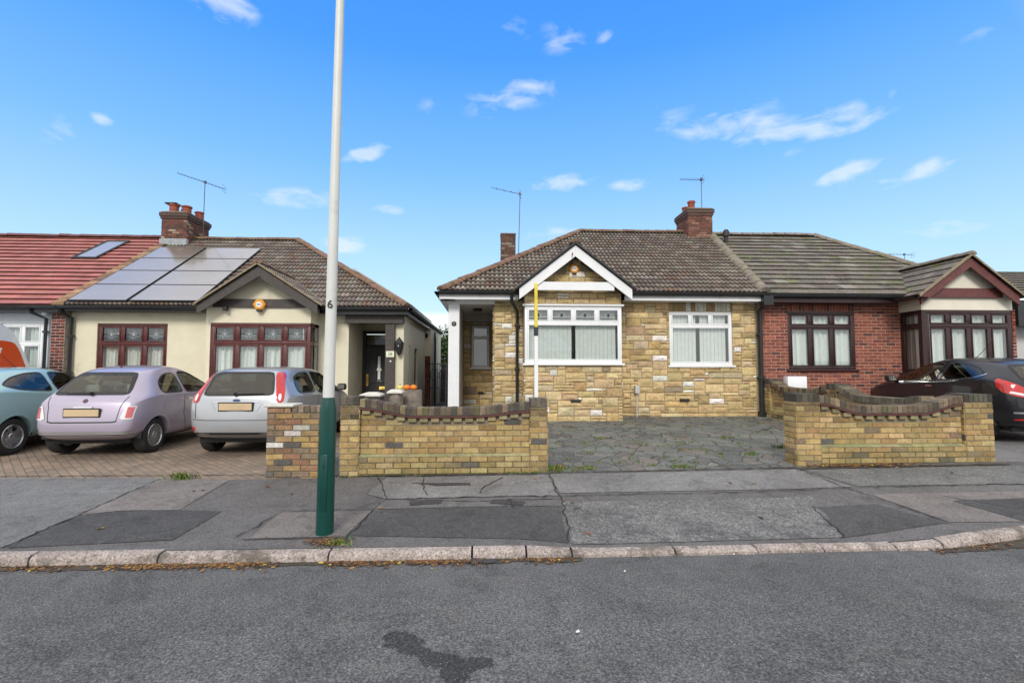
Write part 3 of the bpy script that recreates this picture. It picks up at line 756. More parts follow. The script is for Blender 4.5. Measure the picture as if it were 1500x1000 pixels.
def window(parent, u0,u1,z0,z1, w, cols, xf=None, frame='upvc', tr=.3, lower=None, back='curtain', motif=None, sill=True, fw=.06, name='window', rmg=.2, room=True, sash=.028, proud=.0):
    """frame with mullions and a transom; glass; blind or curtain behind; w = outer plane of the frame"""
    lower=lower or cols; fm=MB(xf); d=.07; top0=z1-tr
    gl=[]
    fm.box(u0,u1,w,w+d,z0,z0+fw,bev=.006); fm.box(u0,u1,w,w+d,z1-fw,z1,bev=.006); fm.box(u0,u0+fw,w+.0015,w+d,z0+fw,z1-fw,bev=.004); fm.box(u1-fw,u1,w+.0015,w+d,z0+fw,z1-fw,bev=.004)
    if tr: fm.box(u0+fw,u1-fw,w+.002,w+d,top0-fw/2,top0+fw/2,bev=.005)
    def row(n,a,b):
        cw=(u1-u0-fw)/n
        for i in range(n):
            x0=u0+fw/2+cw*i+fw/2; x1=x0+cw-fw
            if i<n-1: fm.box(x1,x1+fw,w+.003,w+d,a,b,bev=.004)
            # opening sash
            s=sash
            if s:
                fm.box(x0+.002,x1-.002,w-.008,w+.04,a+.002,a+s,bev=.004); fm.box(x0+.002,x1-.002,w-.008,w+.04,b-s,b-.002,bev=.004)
                fm.box(x0+.002,x0+s,w-.0075,w+.04,a+s,b-s,bev=.003); fm.box(x1-s,x1-.002,w-.0075,w+.04,a+s,b-s,bev=.003)
            gl.append((x0+s,x1-s,a+s,b-s))
    zsplit=top0 if tr else z1-fw/2
    row(lower,z0+fw,zsplit-fw/2); nl=len(gl)
    if tr: row(cols,top0+fw/2,z1-fw)
    f=fm.build(name,M[frame],parent,auto=30)
    gm=MB(xf)
    for q in gl[:nl]: glass_cells(gm,*q,w+.02)
    gm.build('pane',M['glass'],f)
    if tr:
        gm=MB(xf)
        for q in gl[nl:]: glass_cells(gm,*q,w+.02)
        gm.build('top_pane',M[('glass_mid' if frame=='upvc' else 'glass_dark') if motif else 'glass'],f)
    if motif:
        for a,b,c,e in (gl[nl:]):
            mm=MB(xf)
            cx,cz=(a+b)/2,(c+e)/2; hw,hh=(b-a)*.2,(e-c)*.36
            def bar(p,q,t=.005): 
                dx,dz=q[0]-p[0],q[1]-p[1]; l=math.hypot(dx,dz); nx,nz=-dz/l*t,dx/l*t
                mm.face([(p[0]+nx,w+.016,p[1]+nz),(p[0]-nx,w+.016,p[1]-nz),(q[0]-nx,w+.016,q[1]-nz),(q[0]+nx,w+.016,q[1]+nz)],0)
            D=[(cx,cz+hh),(cx+hw,cz),(cx,cz-hh),(cx-hw,cz)]
            for p,q in zip(D,D[1:]+D[:1]): bar(p,q)
            for k in range(1,3):
                bar((a,cz),(cx-hw,cz)); bar((cx+hw,cz),(b,cz))
            E_=[(cx-hw*2,cz-hh*.2),(cx,cz-hh),(cx+hw*2,cz-hh*.2)]
            bar(E_[0],E_[1]); bar(E_[1],E_[2])
            mm.face([(cx,w+.018,cz+hh*.55),(cx+hw*.5,w+.018,cz),(cx,w+.018,cz-hh*.55),(cx-hw*.5,w+.018,cz)],1)
            mm.build('leaded_motif',[M['lead'],M[motif]],f)
    cm=MB(xf)
    if back=='blind':
        n=int((u1-u0-.1)/.089); 
        for k in range(n):
            a=u0+.05+k*.089; ang=.0 if k!=n//2 else .07
            if k==n//2: cm.face([(a,w+.16,z0+.05),(a+.03,w+.23,z0+.05),(a+.03,w+.23,z1-.05),(a,w+.16,z1-.05)])
            else: cm.face([(a,w+.105,z0+.03),(a+.087,w+.111,z0+.03),(a+.087,w+.111,z1-.02),(a,w+.105,z1-.02)])
        cm.build('blind',M['blind'],f)
    elif back=='curtain':
        n=int((u1-u0)/.012); rows=[[],[]]
        for k in range(n+1):
            u=u0+(u1-u0)*k/n; dd=w+.13+.034*math.sin(u*44+math.sin(u*5)*2.5)+.014*math.sin(u*97)
            rows[0].append((u,dd,z0)); rows[1].append((u,dd+.01*math.sin(u*17),z1-(.03)))
        cm.grid(rows); cm.build('curtain',M['curtain'],f,smooth=True)
    if sill:
        sm_=MB(xf); sm_.box(u0-.05,u1+.05,w-.06,w+.05,z0-.045,z0-.001,bev=.008); sm_.build('sill',M[frame],f,auto=30)
    if room:
        rm=MB(xf); e=.001
        a,b,c,d_=u0-rmg,u1+rmg,z0-(.6 if rmg else .0),z1+(.12 if rmg else 0)
        for q in ([(a,w+1.6,c),(b,w+1.6,c),(b,w+1.6,d_),(a,w+1.6,d_)],[(a,w+.3,c),(a,w+1.6,c),(a,w+1.6,d_),(a,w+.3,d_)],[(b,w+.3,c),(b,w+1.6,c),(b,w+1.6,d_),(b,w+.3,d_)],[(a,w+.3,c),(b,w+.3,c),(b,w+1.6,c),(a,w+1.6,c)],[(a,w+.3,d_),(b,w+.3,d_),(b,w+1.6,d_),(a,w+1.6,d_)]): rm.face(q)
        rm.build('room_interior',M['room_wall'],f)
    return f

TILE_BROWN=[(5,(.165,.135,.11)),(4,(.195,.165,.135)),(3,(.14,.11,.09)),(1,(.24,.21,.18)),(.5,(.17,.11,.08))]
TILE_GREY=[(5,(.19,.165,.135)),(3,(.215,.19,.16)),(3,(.16,.14,.115)),(.6,(.27,.255,.22)),(.6,(.15,.15,.085))]
TILE_RED=[(6,(.40,.145,.122)),(3,(.42,.16,.135)),(2,(.37,.13,.11))]
def tiles(mb,O,U,V,u0,u1,L,gauge=.26,tw=.26,kind='roman',pal=TILE_BROWN,step=.03):
    O=Vector(O); U=Vector(U).normalized(); V=Vector(V).normalized(); Nn=U.cross(V).normalized()
    if Nn.z<0: Nn=-Nn
    nr=math.ceil(L/gauge); nt_=math.ceil((u1-u0)/tw)
    for r in range(nr):
        v0=r*gauge; v1=min(L,(r+1)*gauge)+.02; sh=(tw*.5 if (r%2 and kind=='flat') else 0)
        base=vary((1,1,1),.04,.01)
        for t in range(nt_+(1 if sh else 0)):
            a=u0+t*tw-sh; b=min(a+tw,u1); a=max(a,u0)
            if b-a<.01: continue
            mb.col=tuple(x*y for x,y in zip(vary(pick(pal),.13),base))
            if kind=='roman': prof=[(0,0),(.10,.026),(.2,.036),(.3,.028),(.42,.004),(.5,0),(.6,.026),(.7,.036),(.8,.028),(.92,.004),(1,0)]
            elif kind=='flat': prof=[(0,0.0),(.02,.003),(.98,.003),(1,0.0)]
            else: prof=[(0,0),(.04,.006),(.46,.006),(.5,0),(.54,.006),(.96,.006),(1,0)]
            jl=rnd.uniform(-.004,.004)
            lo=[];tp=[];up_=[]
            for f,h in prof:
                p=O+U*(a+f*(b-a))
                lo.append(tuple(p+V*(v0+jl)+Nn*(-.004))); tp.append(tuple(p+V*(v0+jl)+Nn*(step+h))); up_.append(tuple(p+V*v1+Nn*(h*.9)))
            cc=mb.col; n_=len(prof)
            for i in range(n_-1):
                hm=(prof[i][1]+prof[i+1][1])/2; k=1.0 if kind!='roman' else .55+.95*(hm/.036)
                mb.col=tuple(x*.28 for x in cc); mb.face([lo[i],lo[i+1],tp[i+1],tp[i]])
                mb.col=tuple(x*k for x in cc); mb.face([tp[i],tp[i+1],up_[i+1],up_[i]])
def vplane(p,q,keep):        # vertical clip plane through p,q keeping the point 'keep'
    p=Vector(p); q=Vector(q); d=q-p; n=Vector((-d.y,d.x,0)).normalized()
    if (Vector(keep)-p).dot(n)>0: n=-n
    return (p,n)
def ridge_line(mb,p,q,r=.11,seg=.32,cols=None):
    p=Vector(p); q=Vector(q); d=(q-p); L=d.length; d.normalize(); s=d.cross(Vector((0,0,1))).normalized(); upv=s.cross(d).normalized()
    n=max(1,int(L/seg))
    for k in range(n):
        a=p+d*(L*k/n); b=p+d*(L*(k+1)/n-.008); j=rnd.uniform(-.006,.01); rr=r*rnd.uniform(.95,1.05)
        rows=[]
        for pt,e in ((a,1.06),(b,.97)):
            rows.append([tuple(pt+s*math.cos(t)*rr*e+upv*(math.sin(t)*rr*e*.8+j-.03)) for t in [math.pi*i/8 for i in range(9)]])
        mb.grid(rows); mb.face(rows[0]); mb.face(rows[1][::-1])
def gutter(parent,p,q,mat='black',fascia='whitepaint',fh=.17,out=(0,-1)):
    """half-round gutter with brackets in front of a fascia board"""
    p=Vector(p); q=Vector(q); d=(q-p); L=d.length; d.normalize(); o=Vector((out[0],out[1],0)); mb=MB(); rows=[]
    for pt in (p,q):
        rows.append([tuple(pt+o*(.055-.055*math.cos(t))+Vector((0,0,-.075*math.sin(t)))) for t in [math.pi*i/10 for i in range(11)]]+[tuple(pt+o*(.105-.05*(1-math.cos(math.pi-t))+.0)+Vector((0,0,-.068*math.sin(t)))) for t in [math.pi*i/10 for i in range(11)]])
    mb.grid(rows,closed=True)
    n=max(2,int(L/.9))
    for k in range(n+1):
        c=p+d*(L*k/n); e=d*.015
        for s_ in (1,): 
            a=c-e; b=c+e
            rr=[[tuple(pt+o*(.055-.062*math.cos(t))+Vector((0,0,-.083*math.sin(t)))) for t in [math.pi*i/8 for i in range(9)]] for pt in (a,b)]
            mb.grid(rr)
    mb.build('gutter',M[mat],parent,auto=40)
    mb=MB(); A=p-o*.004; B=q-o*.004; C_=B-o*.025; D=A-o*.025
    z0,z1=-fh,.02
    P=[tuple(x+Vector((0,0,z))) for z in (z0,z1) for x in (A,B,C_,D)]
    for f in ((0,1,5,4),(2,3,7,6),(1,2,6,5),(3,0,4,7),(0,3,2,1),(4,5,6,7)): mb.face([P[i] for i in f])
    # soffit back to the wall
    S0=A-o*.33; S1=B-o*.33
    mb.face([tuple(A+Vector((0,0,z0+.005))),tuple(B+Vector((0,0,z0+.005))),tuple(S1+Vector((0,0,z0+.005))),tuple(S0+Vector((0,0,z0+.005)))])
    mb.build('fascia',M[fascia],parent)
def chimney(parent,x0,x1,y0,y1,z0,z1,pal,pots,name='chimney',corb=True,flash=None):
    mb=MB(); mb.col=(.25,.17,.13); mb.box(x0+.006,x1-.006,y0+.006,y1-.006,z0,z1-.004)
    bricks(mb,x0,x1,z0,z1,y0+.006,pal,course=.075)
    for side,xx in ((1,x1),(-1,x0)):
        sub=MB(); bricks(sub,0,y1-y0,z0,z1,0,pal,bond=1)
        for f,cc in zip(sub.f,sub.c):
            mb.col=cc; pp=[sub.v[i] for i in f]; mb.face([(xx-side*(.004+p[1]),y0+(p[0] if side>0 else y1-y0-p[0]),p[2]) for p in pp])
    if corb:
        for k,(e,h) in enumerate(((.03,.075),(.055,.075),(.055,.05))):
            zz=z1-.2+k*.075; mb.col=vary((.12,.08,.065),.2); mb.box(x0-e,x1+e,y0-e,y1+e,zz+.002,zz+h,bev=.006)
    o=mb.build(name,M['tint_brick'],parent)
    mf=MB(); mf.box(x0-.02,x1+.02,y0-.02,y1+.02,z1,z1+.045,bev=.02); mf.build('flaunching',M['mortar'],o)
    for (px_,py_,h,rr) in pots:
        pm=MB(); pm.lathe([(rr,z1),(rr*.92,z1+h*.75),(rr*1.0,z1+h*.8),(rr*1.12,z1+h*.84),(rr*1.12,z1+h*.95),(rr*.98,z1+h),(rr*.75,z1+h),(rr*.7,z1+h*.5)],c=(px_,py_,0),n=18); pm.build('chimney_pot',M['pot'],o,auto=35)
    if flash:
        fm=MB(); fm.box(x0-.03,x1+.03,y0-.03,y0+.1,flash[0],flash[1],bev=.01); fm.box(x0-.031,x0+.05,y0+.1,y0+.5,flash[0]+.05,flash[1]+.2); fm.build('lead_flashing',M['lead'],o)
    return o
def aerial(parent,x,y,z0,z1,ang,L,tilt,n=11,name='tv_aerial',mast_lean=0,loop=False,off=.35):
    mb=MB(); t=(x+mast_lean,y,z1); mb.tube([(x,y,z0),t],.013,n=6)
    o=mb.build(name,M['metal'],parent)
    d=Vector((math.cos(ang)*math.cos(tilt),math.sin(ang)*math.cos(tilt),math.sin(tilt))); s=Vector((-math.sin(ang),math.cos(ang),0)); c=Vector(t)+Vector((0,0,-.03))
    bm_=MB(); a=c-d*L*off; b=c+d*L*(1-off); bm_.tube([a,b],.009,n=6)
    for k in range(n):
        p=a+(b-a)*(k+.3)/n; h=.17-.06*k/n; bm_.tube([p-s*h,p+s*h],.0045,n=5)
    bm_.box(c.x-.03,c.x+.03,c.y-.04,c.y+.04,c.z-.03,c.z+.05)
    r=a+d*.04; up_=Vector((0,0,1))
    for k in (-1,1):
        bm_.tube([r+up_*k*.03-s*.14,r+up_*k*.10-s*.14],.004,n=4); bm_.tube([r+up_*k*.1-s*.16,r+up_*k*.1+s*.16],.005,n=5)
    bm_.build('aerial_elements',M['metal'],o); return o
def pipe(parent,pts,r=.034,mat='black',clips=(),name='downpipe'):
    mb=MB(); mb.tube(pts,r,n=12)
    for z in clips:
        x,y=[(p[0],p[1]) for p in pts if True][-2]; mb.box(x-r-.02,x+r+.02,y-r-.004,y+.05,z-.02,z+.02); mb.lathe([(r+.008,-.03),(r+.008,.03)],c=(x,y,z),n=12)
    return mb.build(name,M[mat],parent,auto=50)
def hexa_box(parent,x,y,z,s,letters=None):
    mb=MB(); P=[(x+s*math.cos(R(60*k)),z+s*.92*math.sin(R(60*k))) for k in range(6)]; Q=[(x+s*.82*math.cos(R(60*k)),z+s*.75*math.sin(R(60*k))) for k in range(6)]
    mb.grid([[(a,y,b) for a,b in P],[(a,y-.045,b) for a,b in P],[(a,y-.065,b) for a,b in Q]],closed=True); mb.face([(a,y-.065,b) for a,b in Q])
    o=mb.build('alarm_box',M['amber'],parent,auto=25)
    mb=MB(); mb.lathe([(0,-.069),(s*.42,-.069),(s*.45,-.064)],c=(x,y,z),axis='y',n=20); mb.build('alarm_badge',M['upvc'],o)
    mb=MB()
    for k in (-1,0,1): mb.box(x+k*s*.2-s*.06,x+k*s*.2+s*.06,y-.072,y-.0695,z-s*.12,z+s*.12)
    mb.build('badge_mark',M['ink'],o)
    mb=MB(); mb.box(x-s*.4,x+s*.4,y-.06,y-.005,z-s*1.12,z-s*.86,bev=.01); mb.build('alarm_base',M['ink'],o)
def barge(parent,xl,xr,xa,zl,za,y,width,mat,th=.04,name='bargeboard',drop=None,zr=None):
    """pair of sloping boards meeting at the apex, cut vertical at the feet"""
    zr=zl if zr is None else zr
    mb=MB(); sl=(za-zl)/(xa-xl); v=width*math.sqrt(1+sl*sl); sr=(za-zr)/(xr-xa); v2=width*math.sqrt(1+sr*sr)
    mb.prism([(xl,zl-.0),(xl,zl-v*.95),(xa,za-v),(xa,za)],y,y+th); mb.prism([(xa+.001,za),(xa+.001,za-v),(xr,zr-v2*.95),(xr,zr)],y,y+th)
    return mb.build(name,M[mat],parent)
def hip_roof(parent,name,mat,yb,zb,ye,ridge_y,ridge_z,xl,xr,rl,rr,pal,kind,gauge,tw,front_clip,left_hip,right_hip,ridge_mat='ridge',step=.03,front_cut=()):
    """front slope tiled in full, side hips tiled, back slope plain"""
    V=Vector((0,ridge_y-yb,ridge_z-zb)); L=V.length
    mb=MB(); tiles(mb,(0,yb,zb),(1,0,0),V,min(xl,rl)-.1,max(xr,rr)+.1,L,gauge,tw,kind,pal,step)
    cl=[vplane((xl,yb,0),(rl,ridge_y,0),((xl+xr)/2,yb+.1,0)),vplane((xr,yb,0),(rr,ridge_y,0),((xl+xr)/2,yb+.1,0))]
    ro=mb.build('roof',M[mat],parent,clip=cl,auto=50)
    yb2=2*ridge_y-yb
    mb=MB()
    mb.col=pal[0][1]
    mb.face([(xl,yb2,zb),(xr,yb2,zb),(rr,ridge_y,ridge_z),(rl,ridge_y,ridge_z)])
    mb.build('back_slope',M[mat],ro)
    for hip,ex,rx,sgn in ((left_hip,xl,rl,-1),(right_hip,xr,rr,1)):
        if not hip: continue
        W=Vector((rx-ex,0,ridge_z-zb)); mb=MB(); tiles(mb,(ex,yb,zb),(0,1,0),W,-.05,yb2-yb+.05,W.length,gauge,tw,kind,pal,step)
        mid=(ex,ridge_y,0); c2=[vplane((ex,yb,0),(rx,ridge_y,0),mid),vplane((ex,yb2,0),(rx,ridge_y,0),mid)]
        mb.build('hip_slope',M[mat],ro,clip=c2,auto=50)
    rb=MB(); ridge_line(rb,(rl,ridge_y,ridge_z+.05),(rr,ridge_y,ridge_z+.05))
    if left_hip: ridge_line(rb,(xl,yb,zb+.05),(rl,ridge_y,ridge_z+.06))
    if right_hip: ridge_line(rb,(rr,ridge_y,ridge_z+.06),(xr,yb,zb+.05))
    rb.build('ridge_tiles',M[ridge_mat],ro,auto=50)
    # closing deck just under the tiles so nothing shows through
    mb=MB(); mb.face([(xl,yb+.02,zb-.03),(xr,yb+.02,zb-.03),(rr,ridge_y,ridge_z-.04),(rl,ridge_y,ridge_z-.04)]); mb.build('roof_deck',M['black'],ro)
    return ro
def _unused(): pass
def gable_roof(parent,xl,xr,xa,zl,za,y0,y1,pal,kind,gauge,tw,mat,ridge_mat,over=.03,step=.025,zr=None,verge='mortar_dark'):
    for side,(ex,ez) in (('l',(xl,zl)),('r',(xr,zl if zr is None else zr))):
        V=Vector((xa-ex,0,za-ez)); mb=MB()
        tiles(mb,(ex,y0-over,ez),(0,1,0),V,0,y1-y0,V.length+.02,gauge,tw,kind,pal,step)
        mb.build('bay_roof_slope',M[mat],parent,auto=50)
        dk=MB(); sx=1 if side=='r' else -1
        dk.face([(ex,y0-over,ez-.012),(xa,y0-over,za-.012),(xa,y1,za-.012),(ex,y1,ez-.012)]); dk.build('roof_deck',M['black'],parent)
        vg=MB(); vg.face([(ex,y0-over,ez-.005),(xa,y0-over,za-.005),(xa,y0-over,za+.045),(ex,y0-over,ez+.045)]); vg.face([(ex,y0-over,ez+.045),(xa,y0-over,za+.045),(xa,y0-over+.06,za+.045),(ex,y0-over+.06,ez+.045)]); vg.build('verge',M[verge],parent)
    rb=MB(); ridge_line(rb,(xa,y0-over,za+.05),(xa,y1,za+.05),r=.1); rb.build('bay_ridge',M[ridge_mat],parent,auto=50)

# ================================================================ stone bungalow
Y=11.2
sb=empty('stone_bungalow',(0,0,0),label='golden stone clad bungalow with white bay window, white gable boards and left porch',cat='bungalow')
wx0,wx1,wz0,wz1=4.21,5.70,1.68,2.93
mb=MB(); hole=[(wx0,wx1,wz0,wz1),(.95,2.8,1.0,2.95)]
wall_slab(mb,.14,6.33,.2,3.2,Y,Y+.25,hole)
mb.box(.14,.36,Y+.25,13.4,.2,3.2); 
# porch back wall with its narrow window
pw=(-.40,.07,1.63,2.72)
a=onY(691,477,13.4); b=onY(716.5,538,13.4); pw=(a[0],b[0],b[1],a[1])
wall_slab(mb,-.9,.14,.2,3.2,13.4,13.6,[pw])
mb.build('wall',M['mortar_dark'],sb)
mb=MB(); mb.box(-.9,-.7,13.6,19,.2,3.2); mb.box(-.9,6.3,19,19.2,.2,3.2); mb.build('rear_wall',M['mortar_dark'],sb)
mb=MB(); stone_clad(mb,.14,.80,.45,3.17,Y,[]); stone_clad(mb,2.92,6.26,.45,3.17,Y,[(wx0,wx1,wz0,wz1),(4.2,5.72,wz1,wz1+.22)])
# soldier stones over the window
k=wx0-.01
while k<wx1:
    w_=rnd.choice((.07,.1,.13)); 
    brick(mb,k+.003,min(k+w_,wx1+.03)-.003,wz1+.01,wz1+.21,Y,vary(rnd.choice(((.36,.25,.12),(.43,.3,.14),(.62,.58,.48))),.15),pro=.014,rough=.008); k+=w_
mb2=MB(lambda u,w,z:(.14+ w,11.2+u,z)); 
mbs=MB(lambda u,w,z:(.138+w,13.4-u,z)); stone_clad(mbs,0,2.2,.45,3.0,0); 
mbb=MB(); stone_clad(mbb,-.66,.12,.45,2.87,13.4,[(pw[0]-.03,pw[1]+.03,pw[2]-.05,pw[3]+.02)])
cl=mb.build('stone_cladding',M['tint_stone'],sb); mbs.build('stone_cladding',M['tint_stone'],sb); mbb.build('stone_cladding',M['tint_stone'],sb)
# bay
bx0,bx1,by=.80,2.92,10.6
bz0,bz1=1.72,2.96
mb=MB(); mb.box(bx0,bx1,by,Y+.1,.2,bz0-.002); mb.build('bay_base',M['mortar_dark'],sb); mb=MB(); mb.box(bx0,bx1,by,Y+.1,bz1+.03,3.25); mb.prism([(bx0,3.25),(bx1,3.25),(1.86,4.05)],by,by+.1); mb.build('bay_wall',M['mortar_dark'],sb)
mb=MB(); stone_clad(mb,bx0,bx1,.45,bz0-.005,by); stone_clad(mb,bx0,bx1,bz1+.05,3.245,by); gt=lambda u: 3.25+.8*(1-abs(u-1.86)/1.06)
stone_clad(mb,bx0,bx1,3.26,4.0,by,top=gt); 
for s_,xx in ((-1,bx0),(1,bx1)):
    q=MB((lambda xx,s_:(lambda u,w,z:(xx-s_*w if s_>0 else xx+w, by+u if s_>0 else Y-u, z)))(xx,s_)); 
    stone_clad(q,0,.6,.45,bz0-.005,0); q.build('stone_cladding',M['tint_stone'],sb)
mb.build('stone_cladding',M['tint_stone'],sb)
wb=window(sb,bx0,bx1,bz0,bz1,by-.01,4,lower=1,tr=.36,frame='upvc',back='blind',motif='pole_green',fw=.062,sash=.026,rmg=0)
mb=MB(); 
for xx in (bx0,bx1-.06): mb.box(xx+.001,xx+.059,by+.06,Y,bz0+.001,bz1-.001)
mb.box(bx0-.05,bx1+.05,by-.05,by+.1,bz1+.004,bz1+.045,bev=.006); mb.build('bay_side_frame',M['upvc'],wb)
window(sb,wx0,wx1,wz0,wz1,Y+.01,3,lower=1,tr=.33,frame='upvc',back='blind',motif=None,fw=.055,sash=.026)
window(sb,*pw,13.42,1,tr=.32,frame='upvc',back=None,fw=.045,sash=.02)
# air bricks
for px,py,yy,hw in ((843,587,by,.11),(1002,585.5,Y,.11),(704,575,13.4,.08)):
    x,z=onY(px,py,yy); mb=MB(); mb.box(x-hw,x+hw,yy-.046,yy,z-.03,z+.03); mb.build('air_brick',M['ink'],sb)
# porch: white boxed wall, beam, ceiling, lamp, number plaque
mb=MB(); mb.box(-.90,-.65,11.17,11.45,.4,3.08,bev=.012); mb.box(-.88,-.67,11.45,13.4,.4,3.07); 
for k in (-.84,-.775,-.71): mb.box(k-.005,k+.005,11.164,11.17,.45,3.06)
mb.box(-.92,.15,11.13,11.35,3.075,3.25,bev=.008)
mb.build('porch_post',M['whitepaint'],sb)
mb=MB(); mb.box(-.9,.14,11.35,13.4,3.07,3.1); mb.box(-.66,.14,13.33,13.38,2.88,3.07); mb.build('porch_ceiling',M['grey_render'],sb)
mb=MB(); mb.lathe([(0,3.0),(.1,3.01),(.12,3.04),(.11,3.068)],c=(-.26,12.0,0),n=18); mb.build('porch_light',M['black'],sb,auto=40)
x,z=onY(665,474,11.15); mb=MB(); mb.lathe([(0,-.012),(.05,-.012),(.056,0)],c=(x,11.164,z),axis='y',n=24); o=mb.build('number_plaque',M['ink'],sb)
o.scale=(1,1,1); text('plaque_digits','7',.06,M['upvc'],o,(x,11.148,z),(math.pi/2,0,0))
# roof
P0=(-1.06,10.85,3.32); SR=(15.05,5.86)
ro=hip_roof(sb,'r','tint_tile',10.85,3.32,0,15.05,5.86,-1.06,6.32,2.85,6.98,TILE_BROWN,'roman',.25,.22,None,True,False)
mb=MB(); ridge_line(mb,(6.32,10.85,3.39),(6.98,15.05,5.93),r=.13,seg=.4); mb.build('verge_tiles',M['ridge_grey'],ro,auto=50)
gutter(sb,(-1.08,10.86,3.31),(.68,10.86,3.31)); gutter(sb,(3.07,10.86,3.31),(6.32,10.86,3.31))
gutter(sb,(-1.08,19.2,3.31),(-1.08,10.86,3.31),out=(-1,0))
barge(sb,.66,3.08,1.86,3.30,4.24,10.3,.19,'whitepaint'); gable_roof(sb,.58,3.16,1.86,3.27,4.27,10.28,12.6,TILE_BROWN,'roman',.26,.26,'tint_tile','ridge',verge='black')
mb=MB(); mb.box(1.02,2.70,10.33,10.37,3.27,3.45,bev=.004); mb.build('collar_board',M['whitepaint'],sb)
x,z=onY(842,393,10.5); hexa_box(sb,x,10.6,z,.115)
x,z=onY(840,371,10.28); mb=MB(); mb.tube([(x-.01,10.3,z),(x-.03,10.25,z),(x-.03,10.25,z-.07)],.01,n=6); mb.build('gable_hook',M['black'],sb)
# pipes
pipe(sb,[(.52,10.82,3.24),(.52,10.84,3.1),(.66,11.12,2.9),(.66,11.12,.5)],clips=(2.6,1.6),r=.036)
pipe(sb,[(6.32,10.82,3.25),(6.32,10.9,3.1),(6.33,11.12,2.95),(6.33,11.12,.5)],clips=(2.4,1.4),r=.05)
mb=MB(); mb.box(6.22,6.44,10.72,10.94,3.03,3.25,bev=.01); mb.build('hopper',M['black'],sb); mb=MB(); mb.box(6.26,6.4,11.02,11.2,.48,.62,bev=.01); mb.build('pipe_shoe',M['black'],sb)
x,z=onY(932,570,11.15); mb=MB(); mb.box(x-.05,x+.05,11.05,11.18,z-.09,z+.09,bev=.01); mb.tube([(x,11.12,z-.09),(x,11.12,.5)],.014,n=8); mb.build('outdoor_socket',M['grey_render'],sb)
# chimneys
def atdepth(px,py,Y): return onY(px,py,Y)
c0=onY(1008,306,14.6); c1=onY(1043,306,14.6)
ch=chimney(sb,c0[0],c1[0],14.6,15.55,5.2,c0[1],[(4,(.22,.09,.065)),(3,(.16,.075,.06)),(1,(.3,.16,.11))],[(c0[0]+.2,15.3,.28,.1),(c0[0]+.25,14.95,.36,.11)])
a=aerial(sb,*(lambda p:(p[0],14.9))(onY(1028,300,14.9)),6.5,onY(1030,262,14.9)[1],R(170),.75,R(4),n=9,off=.12)
c0=onY(734,343,15.2); c1=onY(755,343,15.2)
chimney(sb,c0[0],c1[0],15.2,15.65,3.6,c0[1],[(4,(.15,.075,.055)),(3,(.1,.06,.05)),(1,(.25,.2,.15))],[],corb=False)
aerial(sb,*(lambda p:(p[0],15.1))(onY(759,360,15.1)),4.6,onY(763,283,15.1)[1],R(168),1.0,R(16),n=4,off=.05,mast_lean=.06)

# ================================================================ brick bungalow
rb_=empty('brick_bungalow',(0,0,0),label='red brick bungalow with dark wood bay window and maroon gable boards on the right',cat='bungalow')
hx0,hz1=onY(1153,456,Y); hx1,hz0=onY(1254,541,Y); hole=(hx0,hx1,hz0,hz1)
bx0,bx1=9.79,11.93; by=10.6
mb=MB(); wall_slab(mb,6.34,12.0,.2,3.2,Y+.0,Y+.25,[hole,(9.95,11.8,1.0,2.85)]); mb.box(11.95,12.15,Y+.25,19,.2,3.2); mb.build('wall',M['mortar_red'],rb_)
RED=[(6,(.30,.085,.055)),(4,(.24,.07,.05)),(2,(.36,.115,.07)),(1.5,(.13,.05,.045))]
mb=MB(); bricks(mb,6.40,bx0+.02,.42,3.18,Y,RED,[hole,(hx0-.0,hx1,hz1,hz1+.21)],j=.013)
n=int((hx1-hx0)/.075)
for k in range(n+1): brick(mb,hx0-.02+k*.075+.004,hx0-.02+(k+1)*.075-.004,hz1+.006,hz1+.2,Y,vary(pick(RED),.15),pro=.008)
mb.build('brickwork',M['tint_brick'],rb_)
window(rb_,*hole,Y+.0,3,frame='mahog_dark',tr=.36,back='curtain',fw=.075,sash=.03)
mb=MB(); mb.box(bx0,bx1,by,Y+.05,.2,1.5); bzt=2.93; mb.build('bay_wall',M['mortar_red'],rb_)
mb=MB(); bricks(mb,bx0,bx1,.42,1.5,by,RED,j=.013)
q=MB(lambda u,w,z:(bx0+w,Y-u,z)); bricks(q,0,.6,.42,1.5,0,RED,j=.013); q.build('brickwork',M['tint_brick'],rb_)
q=MB(lambda u,w,z:(bx1+.09-w,by+u,z)); bricks(q,0,.6,.42,3.0,0,RED,j=.013); bricks(mb,bx1,bx1+.09,.42,2.95,by,RED,bl=.09,j=.013); q.build('brickwork',M['tint_brick'],rb_)
mb.build('brickwork',M['tint_brick'],rb_)
ga_=onY(1421,376,10.38); mb=MB(); mb.box(bx0-.01,bx1+.02,by-.01,Y+.02,bzt+.002,3.24); mb.prism([(bx0,3.24),(bx1,3.24),(ga_[0]+.02,ga_[1]-.1)],by-.01,by+.1); mb.build('gable_render',M['band'],rb_)
window(rb_,bx0+.1,bx1,1.5,bzt,by,4,frame='mahog_dark',tr=.36,back='curtain',fw=.085,sash=.03,rmg=0)
sx=lambda u,w,z:(bx0+w,Y-u,z)
window(rb_,0.02,.6,1.5,bzt,0,1,xf=sx,frame='mahog_dark',tr=.36,back='curtain',fw=.07,sash=.025,room=False)
mb=MB(); mb.box(bx0-.004,bx0+.10,by-.004,by+.06,1.5,bzt-.001); mb.build('corner_post',M['mahog_dark'],rb_)
ro=hip_roof(rb_,'r','tint_tile_moss',10.85,3.30,0,15.05,5.82,6.36,12.3,6.99,10.45,TILE_GREY,'flat',.32,.33,None,False,True,ridge_mat='ridge_grey',step=.036)
gutter(rb_,(6.36,10.86,3.29),(9.5,10.86,3.29),fascia='mahog_dark')
